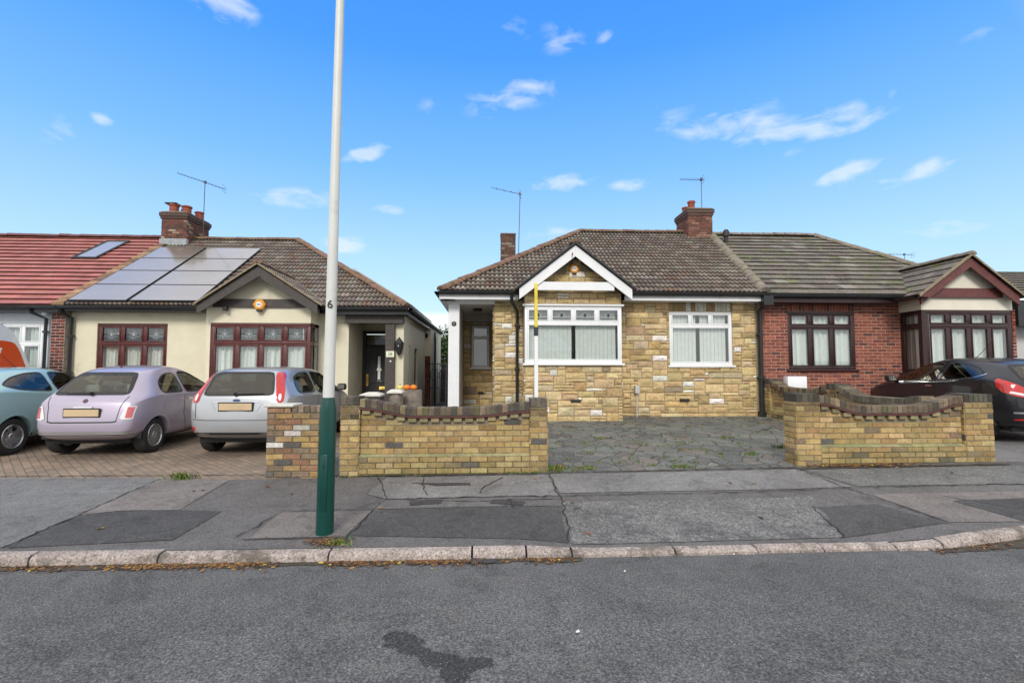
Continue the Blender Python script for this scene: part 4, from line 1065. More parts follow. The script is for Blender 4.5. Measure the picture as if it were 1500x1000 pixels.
gl_=onY(1349,434,10.38); ga_=onY(1421,376,10.38); gr_=onY(1494,441,10.38)
barge(rb_,gl_[0],gr_[0],ga_[0],3.24,ga_[1],10.38,.185,'barge_red'); gable_roof(rb_,gl_[0]-.07,gr_[0]+.09,ga_[0],3.19,ga_[1]+.025,10.35,12.6,TILE_GREY,'flat',.28,.33,'tint_tile_moss','ridge_grey')
mb=MB(); mb.box(gl_[0]+.22,gr_[0]-.24,10.52,10.585,onY(1420,435.5,10.52)[1],onY(1420,422,10.52)[1]); mb.build('collar_board',M['barge_red'],rb_)
gutter(rb_,(9.42,11.0,3.22),(9.42,10.25,3.22),out=(-1,0),fascia='barge_red',fh=.05)
pc=onY(1066,345,14.2); mb=MB(); x=pc[0]; mb.lathe([(.06,5.1),(.06,pc[1]-.02),(.1,pc[1]),(.1,pc[1]+.12),(.06,pc[1]+.2),(0,pc[1]+.22)],c=(x,14.3,0),n=16); mb.build('flue_pipe',M['ink'],rb_,auto=40)
x0,z1=onY(1152,551,11.05); x1,z0=onY(1181,576,11.05); mb=MB(); mb.box(x0,x1,11.0,11.19,z0-.15,z1,bev=.015); mb.box(x0+.09,x1-.015,10.992,11.0,z0-.1,z1-.04,bev=.003); mb.build('meter_box',M['upvc'],rb_,auto=30)

# neighbour beyond, at the right edge
nb=empty('grey_bungalow',(0,0,0),label='grey rendered bungalow just showing at the right edge behind the maroon gable',cat='bungalow')
mb=MB(); mb.box(12.75,22,11.4,19,.2,3.1); mb.build('wall',M['grey_render'],nb)
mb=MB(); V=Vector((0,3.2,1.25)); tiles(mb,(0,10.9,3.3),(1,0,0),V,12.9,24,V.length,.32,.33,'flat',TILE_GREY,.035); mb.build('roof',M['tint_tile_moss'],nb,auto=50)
gutter(nb,(12.9,10.9,3.27),(24,10.9,3.27),fascia='black'); mb=MB(); mb.box(12.5,24,10.95,11.4,2.62,3.22); mb.build('canopy_board',M['black'],nb)
mb=MB(); mb.face([(12.9,10.9,3.25),(24,10.9,3.25),(24,14.1,4.5),(12.9,14.1,4.5)]); mb.build('roof_deck',M['black'],nb)
aerial(nb,*(lambda p:(p[0],22))(onY(1325,380,22)),5,onY(1325,372,22)[1],R(170),1.2,R(4),n=8)
# ================================================================ cream bungalow
Y=12.6
cb=empty('cream_bungalow',(0,0,0),label='cream rendered bungalow with solar panels, mahogany windows and a dark brown gable',cat='bungalow')
a=onY(143,473.5,Y); hx0,hz1=a; hx1=onY(246,474,Y)[0]; hz0=hz1-1.35
bl=onY(303,470,12.0)[0]; br=onY(455,470,12.0)[0]; bzt=onY(380,473,12.0)[1]; bzb=bzt-1.5; by=12.0
X0=-10.28
PX0,PX1=-3.52,-2.62    # porch recess
mb=MB(); wall_slab(mb,X0,PX0,.0,3.0,Y,Y+.22,[(hx0,hx1,hz0,hz1),(bl+.15,br-.15,1.0,bzt)])
mb.box(PX0-.2,PX0,Y+.22,14.1,0,3.0); wall_slab(mb,PX0,-2.36,0,3.0,14.1,14.3,[(-3.48,-2.6,.2,2.62)])
mb.box(-2.42,-2.14,Y,Y+.5,0,3.0)
q=MB(lambda u,w,z:(-2.14-w,Y+.5+u,z))
s1=(.35,.6,1.0,2.25); s2=(1.35,2.0,1.0,2.2)
wall_slab(q,0,3.8,0,3.0,0,.2,[s1,s2]); q.build('side_wall',M['cream'],cb)
mb.build('wall',M['cream'],cb)
mb=MB(); mb.box(-3,-1.95,16.9,20.4,0,2.98); mb.box(X0,-3,20.2,20.4,0,2.98); mb.build('rear_wall',M['cream'],cb)
window(cb,hx0,hx1,hz0,hz1,Y+.03,3,frame='mahog',tr=.5,back='curtain',motif='lead',fw=.075,sash=.035)
mb=MB(); mb.box(bl,br,by,Y,0,bzb); mb.box(bl-.01,br+.01,by-.008,Y,bzt+.002,3.13); mb.prism([(bl+.02,3.13),(br-.02,3.13),(-5.42,3.95)],by,by+.1)
mb.box(bl-.0,bl+.09,by,Y,bzb,bzt+.002)
mb.build('bay_wall',M['cream'],cb)
window(cb,bl+.1,br,bzb,bzt,by+.0,4,frame='mahog',tr=.48,back='curtain',motif='lead',fw=.085,sash=.035,rmg=0)
sx=lambda u,w,z:(br-w,by+u,z)
window(cb,.01,.6,bzb,bzt,0,1,xf=sx,frame='mahog',tr=.48,back='curtain',motif='lead',fw=.075,sash=.025,room=False)
ro=hip_roof(cb,'r','tint_tile',12.25,3.12,0,16.45,5.83,-10.3,-2.0,-10.3,-6.3,TILE_BROWN,'roman',.27,.22,None,False,True)
gutter(cb,(-10.3,12.26,3.11),(-6.95,12.26,3.11),fascia='black',fh=.12); gutter(cb,(-4.05,12.26,3.11),(-1.98,12.26,3.11),fascia='black'); gutter(cb,(-1.98,12.26,3.11),(-1.98,20.6,3.11),out=(1,0),fascia='black')
gx0=onY(288,447,11.65)[0]; gx1=onY(460,447,11.65)[0]; ga=onY(378,389,11.65)
barge(cb,gx0,gx1+.08,ga[0],3.12,ga[1],11.65,.22,'brown'); gable_roof(cb,gx0-.06,gx1+.2,ga[0],3.06,ga[1]+.03,11.62,13.9,TILE_BROWN,'roman',.27,.27,'tint_tile','ridge')
z0=onY(378,450,11.95)[1]; z1=onY(378,438,11.95)[1]
mb=MB(); mb.box(gx0+.2,gx1-.1,11.94,11.985,z0,z1); mb.build('collar_board',M['brown'],cb)
x,z=onY(380,446,11.9); hexa_box(cb,x,11.93,z,.15)
mb=MB(); x,z=onY(331,452,11.9); mb.box(x-.05,x+.05,11.82,11.94,z-.05,z+.05,bev=.02); mb.build('security_lamp',M['ink'],cb)
mb=MB(); x,z=onY(379,410,11.6); mb.tube([(x,11.63,z+.1),(x,11.6,z),(x+.01,11.6,z-.05)],.014,n=6); mb.build('gable_hook',M['black'],cb)
pipe(cb,[(-6.86,12.2,3.05),(-6.86,12.3,2.95),(-6.83,12.54,2.9),(-6.83,12.54,.25)],r=.035)
# porch
mb=MB(); 
a=onY(507,459,12.5); b=onY(590,476,12.5)
mb.box(a[0],b[0]+.02,12.42,12.62,b[1]+.04,3.0); p0=onY(566,500,12.6)[0]; p1=onY(579,500,12.6)[0]; mb.box(p0,p1,12.46,12.66,.2,b[1]+.04)
mb.build('porch_frame',M['brown'],cb)
dx0=-3.47; dx1=-2.66; dz1=2.24
mb=MB(); mb.box(dx0,dx1,14.02,14.08,.3,dz1-.02); mb.box(dx0-.02,dx1+.05,14.0,14.1,dz1,dz1+.03)
mb.box(dx0,dx1,14.03,14.09,2.58,2.66)
for xx in (dx0,dx1): mb.box(xx-.035,xx+.035,13.98,14.1,.25,2.66)
for a_,b_ in ((dx0+.12,dx0+.34),(dx1-.34,dx1-.12)):
    mb.box(a_,b_,14.005,14.02,.45,.95,bev=.006); mb.box(a_,b_,14.005,14.02,1.2,2.05,bev=.006)
door=mb.build('front_door',M['ink'],cb)
mb=MB(); mb.box(dx0+.36,dx0+.47,14.0,14.02,1.25,2.0); mb.face([(dx0,14.05,2.28),(dx1,14.05,2.28),(dx1,14.05,2.57),(dx0,14.05,2.57)]); mb.build('door_glass',M['car_glass'],door)
mb=MB(); mb.box(dx0+.38,dx0+.45,13.998,14.0,1.3,1.95); mb.build('door_glass_lead',M['curtain'],door)
mb=MB(); mb.box(dx0+.42,dx0+.74,13.985,14.01,1.02,1.10,bev=.006); mb.tube([(dx0+.09,13.99,1.2),(dx0+.09,13.96,1.3),(dx0+.09,13.99,1.42)],.013,n=8); mb.box(dx0+.06,dx0+.12,13.99,14.01,1.12,1.45); mb.build('letterbox',M['brass'],door)
x,z=onY(571.5,518.5,12.45); mb=MB(); mb.box(x-.1,x+.1,12.44,12.459,z-.075,z+.075,bev=.006); o=mb.build('house_number_sign',M['number'],cb); text('sign_digits','28',.12,M['ink'],o,(x,12.438,z),(math.pi/2,0,0))
mb=MB(); x,z=onY(572,529,12.45); mb.lathe([(0,-.02),(.02,-.018),(.022,0)],c=(x,12.458,z),axis='y',n=12); mb.build('doorbell',M['upvc'],cb)
x,z=onY(585,507,12.5); mb=MB(); mb.lathe([(0,-.24),(.05,-.2),(.10,-.05),(.12,.08),(.09,.12),(.03,.2),(.0,.24)],c=(x,12.47,z),n=6); mb.box(x-.02,x+.02,12.5,12.6,z+.05,z+.12); o=mb.build('wall_lantern',M['ink'],cb)
mb=MB(); mb.lathe([(0,-.02),(.02,0),(0,.02)],c=(x,12.35,z),n=8); mb.build('lantern_bulb',M['upvc'],o)
for s_ in (s1,s2):
    window(cb,*s_,.06,1,xf=lambda u,w,z:(-2.14-w,Y+.5+u,z),frame='black',tr=0,back=None,fw=.05,room=False,sash=.02)
pipe(cb,[(-1.93,18.0,2.9),(-1.88,17.6,2.7),(-1.88,17.6,.3)],r=.04)
mb=MB(); x=-2.11; mb.box(-2.14,-2.04,16.75,16.85,2.65,2.8,bev=.02); mb.build('security_lamp',M['ink'],cb)
mb=MB(); mb.box(-2.155,-2.12,Y+.5,16.9,.15,.42); mb.build('plinth_band',M['fence'],cb)
# solar panels
V=Vector((0,4.2,2.71)).normalized(); Nn=Vector((0,-V.z,V.y)); O=Vector((0,12.25,3.12))+Nn*.11
def slope_box(mb,x0,x1,v0,v1,t=.035,O=O,V=V,U=Vector((1,0,0)),N=Nn):
    P=[]
    for n_ in (-t,0):
        for v in (v0,v1):
            for x in (x0,x1): P.append(tuple(O+U*x+V*v+N*n_))
    for f in ((0,2,3,1),(4,5,7,6),(0,1,5,4),(2,6,7,3),(0,4,6,2),(1,3,7,5)): mb.face([P[i] for i in f])
for (a,b) in ((-10.12,-8.74),(-8.69,-7.05)):
    for k in range(4):
        mb=MB(); slope_box(mb,a,b-.012,.08+k*.97,.08+k*.97+.955); o=mb.build('solar_panel',M['solar'],cb)
        fm=MB()
        for (p,q,r,s_) in ((a-.001,b-.011,.079,.095),(a-.001,b-.011,1.02,1.036),(a-.001,a+.014,.09,1.03),(b-.027,b-.011,.09,1.03)): slope_box(fm,p,q,r+k*.97,s_+k*.97,O=O+Nn*.003)
        fm.build('panel_frame',M['ink'],o)
W=Vector((-4.3,0,2.71)).normalized(); N2=Vector((2.71,0,4.3)).normalized()
for k in range(3):
    mb=MB(); slope_box(mb,1.6+k*1.75,3.3+k*1.75,.3,2.2-.25*0,O=Vector((-2.0,12.25,3.12))+N2*.16,V=W,U=Vector((0,1,0)),N=N2); mb.build('solar_panel',M['solar'],cb)
# chimney on the party line
c0=onY(237,312,15.9); c1=onY(274,312,15.9)
chimney(cb,c0[0],c1[0],15.9,17.15,5.2,c0[1]+.02,[(4,(.17,.07,.055)),(3,(.11,.06,.05)),(1,(.36,.28,.2)),(1,(.25,.1,.07))],
   [(c0[0]+.22,16.15,.34,.14),(c0[0]+.56,16.25,.32,.14),(c0[0]+.38,16.5,.28,.13),(c0[0]+.70,16.7,.27,.13)],flash=(5.42,5.72))
mb=MB(); mb.box(c0[0],c0[0]+.36,16.0,16.3,c0[1]+.35,c0[1]+.39,bev=.01); mb.build('chimney_cowl',M['ink'],cb)
p=onY(297,345,16.6); q=onY(300.5,266,16.6); aerial(cb,p[0],16.6,5.8,q[1],R(188),1.55,R(17),n=14,off=.42,mast_lean=q[0]-p[0])

# ================================================================ white bungalow with the new red roof
wb_=empty('white_bungalow',(0,0,0),label='white rendered bungalow with bright red tiled roof and a roof window at far left',cat='bungalow')
a=onY(2,473,Y); b=onY(59,545,Y)
mb=MB(); wall_slab(mb,-22,-10.62,0,3.0,Y,Y+.22,[(a[0],b[0],b[1]-.3,a[1])]); mb.box(-22,-21.8,Y+.22,20,0,3.0); mb.build('wall',M['white_render'],wb_)
window(wb_,a[0],b[0],b[1]-.3,a[1],Y+.03,2,frame='upvc',tr=.5,back='curtain',fw=.07)
mb=MB(); mb.col=(.5,.42,.35); mb.box(-10.62,-10.30,12.46,12.8,.1,3.0); bricks(mb,-10.62,-10.30,.1,3.0,12.46,[(4,(.22,.05,.04)),(3,(.13,.04,.035))],j=.016,bl=.215); mb.build('brick_pier',M['tint_brick'],wb_)
ro=hip_roof(wb_,'r','tint_red_tile',12.25,3.12,0,16.45,5.86,-23,-10.32,-19,-10.32,TILE_RED,'flat',.285,.3,None,True,False,ridge_mat='barge_red',step=.048)
mb=MB(); 
for k in range(18):
    t0,t1=k/18,(k+.98)/18; A=Vector((-10.3,12.22,3.17)); Bv=Vector((-10.3,16.4,5.88)); p=A.lerp(Bv,t0); q=A.lerp(Bv,t1); mb.col=vary(rnd.choice(((.3,.17,.1),(.2,.12,.08),(.35,.22,.13))),.2)
    mb.face([tuple(p+Vector((-.14,0,.03))),tuple(p+Vector((.14,0,.03))),tuple(q+Vector((.14,0,-.0))),tuple(q+Vector((-.14,0,-.0)))]); mb.face([tuple(p+Vector((-.14,0,-.04))),tuple(p+Vector((.14,0,-.04))),tuple(p+Vector((.14,0,.03))),tuple(p+Vector((-.14,0,.03)))])
mb.build('verge_tiles',M['tint_tile'],ro)
gutter(wb_,(-23,12.26,3.11),(-10.32,12.26,3.11),fascia='black',fh=.15)
pipe(wb_,[(-10.95,12.2,3.05),(-10.93,12.25,2.95),(-10.78,12.5,2.82),(-10.78,12.5,.25)],clips=(2.5,1.6),r=.035); pipe(wb_,[(-10.25,12.2,3.05),(-10.25,12.3,2.95),(-10.2,12.52,2.85),(-10.2,12.52,.25)],clips=(2.4,1.5),r=.04)
def slopeX(px,py):   # point of the front slope plane seen at a pixel
    d=ray(px,py); # z=3.12+.645*(y-12.25)
    k=2.71/4.2; t=(3.12-k*12.25-EYE)/(d.z-k*d.y); return d.x*t,(d.y*t-12.25)*math.sqrt(1+k*k)
s0=slopeX(105,381); s1_=slopeX(183,356); s2_=slopeX(143,381)
xa,xb=s0[0],s2_[0]; v0,v1=s0[1],s1_[1]
mb=MB(); OO=Vector((0,12.25,3.12))+Nn*.09
for q in ((xa,xb,v0,v0+.07),(xa,xb,v1-.07,v1),(xa,xa+.07,v0+.07,v1-.07),(xb-.07,xb,v0+.07,v1-.07)): slope_box(mb,*q,O=OO,t=.09)
slope_box(mb,xa-.12,xb+.12,v0-.16,v0,O=OO-Nn*.05,t=.02)
o=mb.build('roof_window',M['ink'],wb_)
mb=MB(); slope_box(mb,xa+.06,xb-.06,v0+.06,v1-.06,O=OO-Nn*.015,t=.004); mb.build('pane',M['skylight'],o)
x,z=onY(63,458,12.4); mb=MB(); mb.lathe([(0,-.06),(.06,-.05),(.07,.02),(.03,.06)],c=(x,12.45,z),n=12); mb.build('security_lamp',M['upvc'],wb_)

# ================================================================ things between the houses
def pillar(px,py,YY,label,w=.26,cap=.38):
    x,z=onY(px,py,YY); g0=ground(x,YY); r=empty('gate_pillar',(x,YY,g0),label=label,cat='gate pillar',group='short pillars with white caps')
    H=z-g0; mb=MB(); 
    rows=[]
    for t in (0,.2,.4,.6,.8,1):
        ww=w/2*(1.45-.45*sm(t*1.1)); rows.append([(math.cos(2*math.pi*k/14)*ww*rnd.uniform(.88,1.12),math.sin(2*math.pi*k/14)*ww*rnd.uniform(.88,1.12),(H-.07)*t) for k in range(14)])
    mb.grid(rows,closed=True); mb.face(rows[-1]); mb.build('pillar_stone',M['rock'],r)
    mb=MB(); c=cap/2; mb.box(-c,c,-c,c,H-.075,H-.035,bev=.01); mb.grid([[(-c+.01,-c+.01,H-.036),(c-.01,-c+.01,H-.036),(c-.01,c-.01,H-.036),(-c+.01,c-.01,H-.036)],[(-.08,-.08,H),(.08,-.08,H),(.08,.08,H),(-.08,.08,H)]],closed=True); mb.face([(-.08,-.08,H),(.08,-.08,H),(.08,.08,H),(-.08,.08,H)]); mb.build('pillar_cap',M['cap'],r)
pillar(545.5,574,9.2,'left of two squat pillars with white caps, in front of the black door')
pillar(580,570,9.4,'right of two squat pillars with white caps, beside the pumpkins',w=.24,cap=.29)
x,z=onY(600,571,9.9); g0=ground(x,9.9)
mb=MB(); H=z-g0; rows=[]
for t in (0,.25,.5,.75,1): rows.append([(x+math.cos(2*math.pi*k/18)*.27*rnd.uniform(.9,1.1)*(1-.1*t),9.9+math.sin(2*math.pi*k/18)*.2*rnd.uniform(.9,1.1),g0+H*t) for k in range(18)])
mb.grid(rows,closed=True); mb.face(rows[-1]); tag(mb.build('stone_planter',M['rock']),'rough grey stone planter carrying the pumpkins behind the front wall','planter')
def pumpkin(px,mat,label,r):
    xx,_=onY(px,563,9.9); o=empty('pumpkin',(xx,9.88,z),label=label,cat='pumpkin',group='pumpkins in a row on the stone planter')
    mb=MB(); rows=[]
    for i in range(11):
        t=math.pi*i/10; rows.append([(math.cos(a)*r*math.sin(t)*(1+.07*abs(math.cos(a*5))),math.sin(a)*r*math.sin(t)*(1+.07*abs(math.cos(a*5))),r*.8-r*.8*math.cos(t)) for a in [2*math.pi*k/40 for k in range(40)]])
    mb.grid(rows,closed=True); mb.build('flesh',M[mat],o,smooth=True)
    mb=MB(); mb.tube([(0,0,r*1.5),(0,0,r*1.8),(.015,0,r*2.0)],[.012,.009,.011],n=6); mb.build('stalk',M['stalk'],o)
pumpkin(586,'squash','yellow squash, leftmost in the row on the stone planter',.06)
pumpkin(596,'pumpkin','orange pumpkin in the middle between yellow squash and another orange one',.066)
pumpkin(606,'pumpkin','orange pumpkin at the right end of the row on the planter',.066)
# gate, post and fence in the side passage
xl=onY(621.5,600,15.4)[0]; xr=onY(629,600,15.4)[0]; zt=onY(625,521,15.4)[1]
mb=MB(); mb.col=(.1,.05,.04); mb.box(xl+.004,xr-.004,15.404,15.56,.2,zt-.01); bricks(mb,xl,xr,.2,zt,15.404,[(4,(.17,.055,.04)),(2,(.12,.04,.035))],bl=.2,j=.008)
tag(mb.build('brick_gatepost',M['tint_brick']),'narrow dark red brick gatepost beside the cream side wall','gatepost')
gt_=empty('side_gate',(xr,15.5,.3),label='black wrought iron side gate with scrolls beside the red brick gatepost',cat='gate')
mb=MB()
gw=onY(655,540,15.5)[0]-xr
for k in range(8): mb.tube([(gw*k/7,0,0),(gw*k/7,0,1.5)],.008,n=5)
for zz_ in (.05,.7,1.45): mb.tube([(0,0,zz_),(gw,0,zz_)],.012,n=5)
for cx in (.25,.75):
    for sg in (1,-1): mb.tube([(gw*cx+sg*.12*math.sin(t),0,1.1+.2*math.cos(t)*(1-.05*t)) for t in [.4*i for i in range(14)]],.009,n=5)
mb.build('ironwork',M['iron'],gt_)
mb=MB(); 
for k in range(26): mb.box(-2.35+k*.155-.0,-2.35+k*.155+.15,20.9,20.93,.2,1.55+rnd.uniform(-.01,.01))
mb.box(-2.35,1.6,20.93,20.98,.5,.58); mb.box(-2.35,1.6,20.93,20.98,1.3,1.38)
tag(mb.build('board_fence',M['fence']),'dark board fence closing the passage between the two bungalows','fence')
mb=MB(); mb.col=(.05,.05,.055)
for k in range(44): mb.box(-1.18,-1.15,13.8+k*.155,13.8+k*.155+.15,.2,1.75)
tag(mb.build('board_fence',M['fence']),'dark board fence running along the passage beside the white porch','fence')

# tree beyond the passage
def tree(name,x,y,z,h,r,label,n=6000,seed=3):
    rg=random.Random(seed); root=empty(name,(x,y,z),label=label,cat='tree'); mb=MB()
    mb.tube([(0,0,0),(.05,0,h*.3),(0,.05,h*.6)],[.16,.12,.06],n=9); L=[]
    for k in range(9):
        a=rg.uniform(0,6.28); e=(math.cos(a)*r*.6,math.sin(a)*r*.6,h*rg.uniform(.55,.9)); mb.tube([(0,0,h*rg.uniform(.25,.55)),(e[0]*.5,e[1]*.5,e[2]*.8),e],[.06,.04,.015],n=6); L.append(e)
    mb.build('trunk',M['bark'],root)
    mb=MB(); cl=[(e[0]*rg.uniform(.6,1.2),e[1]*rg.uniform(.6,1.2),e[2]+rg.uniform(-.4,.3),r*rg.uniform(.3,.5)) for e in L for _ in range(3)]
    for i in range(n):
        c=rg.choice(cl); d=Vector((rg.gauss(0,1),rg.gauss(0,1),rg.gauss(0,1))).normalized()*c[3]*rg.uniform(.5,1.05); p=Vector(c[:3])+d; s=rg.uniform(.05,.1)
        t=Matrix.Rotation(rg.uniform(0,6.28),3,'Z')@Matrix.Rotation(rg.uniform(-1.2,1.2),3,'X'); k=rg.uniform(.6,1.5); mb.col=(.055*k,.10*k,.025*k)
        mb.face([tuple(p+t@Vector(v)) for v in ((-s,0,0),(0,-s*.5,0),(s,0,.02),(0,s*.5,0))])
    mb.build('crown',M['tint_leaf'],root)
tree('garden_tree',-2.3,25,.3,3.1,1.4,'green leafy tree showing above the fence between the two bungalows')

# estate agent post behind the right pier of the front wall
YY=6.98; x,zt=onY(785,415,YY); g0=ground(x,YY)
sp=empty('sign_post',(x,YY,g0),label='slim white square post with yellow upper end standing behind the wall pier',cat='post')
zy=onY(785,477,YY)[1]; zb_=onY(785,492,YY)[1]
mb=MB(); mb.box(-.026,.026,-.026,.026,0,zb_-g0,bev=.004); mb.build('post',M['upvc'],sp)
mb=MB(); mb.box(-.022,.022,-.022,.022,zy-g0-.02,zt-g0,bev=.004)
mb.build('yellow_top',M['yellow'],sp)
mb=MB(); mb.box(-.03,.03,-.03,.03,zb_-g0,zy-g0-.021,bev=.006)
mb.build('clamp',M['fence'],sp)
# ================================================================ vehicles
def subsurf_mesh(verts,faces,level,creases=()):
    me=bpy.data.meshes.new('cage'); me.from_pydata(verts,[],faces); bm=bmesh.new(); bm.from_mesh(me); bmesh.ops.remove_doubles(bm,verts=bm.verts[:],dist=1e-4); bmesh.ops.recalc_face_normals(bm,faces=bm.faces[:])
    cl=bm.edges.layers.float.new('crease_edge'); key=lambda v:(round(v[0],3),round(abs(v[1]),3),round(v[2],3)); D={}
    for a,b,w_ in creases: D[frozenset((key(a),key(b)))]=w_
    for e in bm.edges:
        w_=D.get(frozenset((key(e.verts[0].co),key(e.verts[1].co))))
        if w_: e[cl]=w_
    bm.to_mesh(me); bm.free()
    o=bpy.data.objects.new('cage',me); col.objects.link(o); md=o.modifiers.new('s','SUBSURF'); md.levels=md.render_levels=level
    dg=bpy.context.evaluated_depsgraph_get(); dg.update(); r=bpy.data.meshes.new_from_object(o.evaluated_get(dg)); bpy.data.objects.remove(o); bpy.data.meshes.remove(me); return r
def inpoly(x,y,P):
    r=False; j=len(P)-1
    for i in range(len(P)):
        if (P[i][1]>y)!=(P[j][1]>y) and x<(P[j][0]-P[i][0])*(y-P[i][1])/(P[j][1]-P[i][1])+P[i][0]: r=not r
        j=i
    return r
def round_poly(P,it=2):
    for _ in range(it):
        Q=[]
        for i in range(len(P)):
            a=P[i]; b=P[(i+1)%len(P)]; t=min(.27,.05/max(1e-6,math.dist(a,b)))/(1+.0*_); Q+=[(a[0]*(1-t)+b[0]*t,a[1]*(1-t)+b[1]*t),(a[0]*t+b[0]*(1-t),a[1]*t+b[1]*(1-t))]
        P=Q
    return P
def shrink(P,d):
    n=len(P); A=sum(P[i][0]*P[(i+1)%n][1]-P[(i+1)%n][0]*P[i][1] for i in range(n)); s=1 if A>0 else -1; Q=[]
    for i in range(n):
        p0,p1,p2=Vector(P[i-1]),Vector(P[i]),Vector(P[(i+1)%n]); e1=(p1-p0); e2=(p2-p1)
        if e1.length<1e-6: e1=e2
        if e2.length<1e-6: e2=e1
        e1.normalize(); e2.normalize(); n1=Vector((-e1.y,e1.x))*s; n2=Vector((-e2.y,e2.x))*s; m=(n1+n2)
        if m.length<1e-4: m=n1
        m.normalize(); k=d/max(.5,m.dot(n1)); Q.append(tuple(p1+m*k))
    return Q
def cage_body(S, cap_rear=True):
    """S: stations from front to rear; each = list of 9 half ring points (x,y,z). Mirrored, capped both ends."""
    V=[];F_=[]
    n=len(S[0])
    idx=[]
    for st in S:
        a=[]; 
        for (x,y,z) in st: a.append(len(V)); V.append((x,y,z))
        b=[]
        for k,(x,y,z) in enumerate(st): 
            if abs(y)<1e-6: b.append(a[k])
            else: b.append(len(V)); V.append((x,-y,z))
        idx.append((a,b))
    for i in range(len(S)-1):
        for k in range(n-1):
            for s in (0,1):
                q=[idx[i][s][k],idx[i][s][k+1],idx[i+1][s][k+1],idx[i+1][s][k]]; F_.append(q if s==0 else q[::-1])
    for (a,b),st,bul in ((idx[0],S[0],.05),(idx[-1],S[-1],-.045)):
        # centre column
        c=[a[0]]
        for k in range(2,n-2): 
            x,y,z=st[k]; c.append(len(V)); V.append((x+bul,0,z))
        c.append(a[n-1])
        rowsA=[a[1]]+[a[k] for k in range(2,n-2)]+[a[n-2]]; rowsB=[b[1]]+[b[k] for k in range(2,n-2)]+[b[n-2]]
        # insert quarter columns
        qa=[];qb=[]
        for k in range(len(c)):
            if k in (0,len(c)-1): qa.append(None); qb.append(None); continue
            A=V[rowsA[k]]; C_=V[c[k]]; 
            qa.append(len(V)); V.append((lerp(A[0],C_[0],.62),A[1]*.55,lerp(A[2],C_[2],.5))); qb.append(len(V)); V.append((lerp(A[0],C_[0],.62),-A[1]*.55,lerp(A[2],C_[2],.5)))
        for rr,qq in ((rowsA,qa),(rowsB,qb)):
            for k in range(len(c)-1):
                if k==0: F_.append([rr[0],rr[1],qq[1]]); F_.append([rr[0],qq[1],c[1],c[0]])
                elif k==len(c)-2: F_.append([rr[k],rr[k+1],qq[k]]); F_.append([rr[k+1],c[k+1],c[k],qq[k]])
                else: F_.append([rr[k],rr[k+1],qq[k+1],qq[k]]); F_.append([qq[k],qq[k+1],c[k+1],c[k]])
    return V,F_
def ring(xl,xu,zb,w,zbelt,ztop,wt,xs=None,wb=None):
    """xl: x of the lower body, xu: x of the upper body at this station; ztop/wt roof or bonnet"""
    wb=wb or w*.97; xm=lerp(xl,xu,.3)
    return [(xl,0,zb),(xl,w*.7,zb),(xl,w*.95,zb+.07),(xl,w,lerp(zb,zbelt,.5)),(lerp(xl,xm,.6),wb,zbelt-.03),(lerp(xl,xu,.25),wb*.955,zbelt+.035 if ztop-zbelt>.2 else lerp(zbelt,ztop,.4)),
            (xu,wt,ztop-.05 if ztop-zbelt>.2 else ztop-.012),(xu,wt*.72,ztop),(xu,0,ztop+.012)]
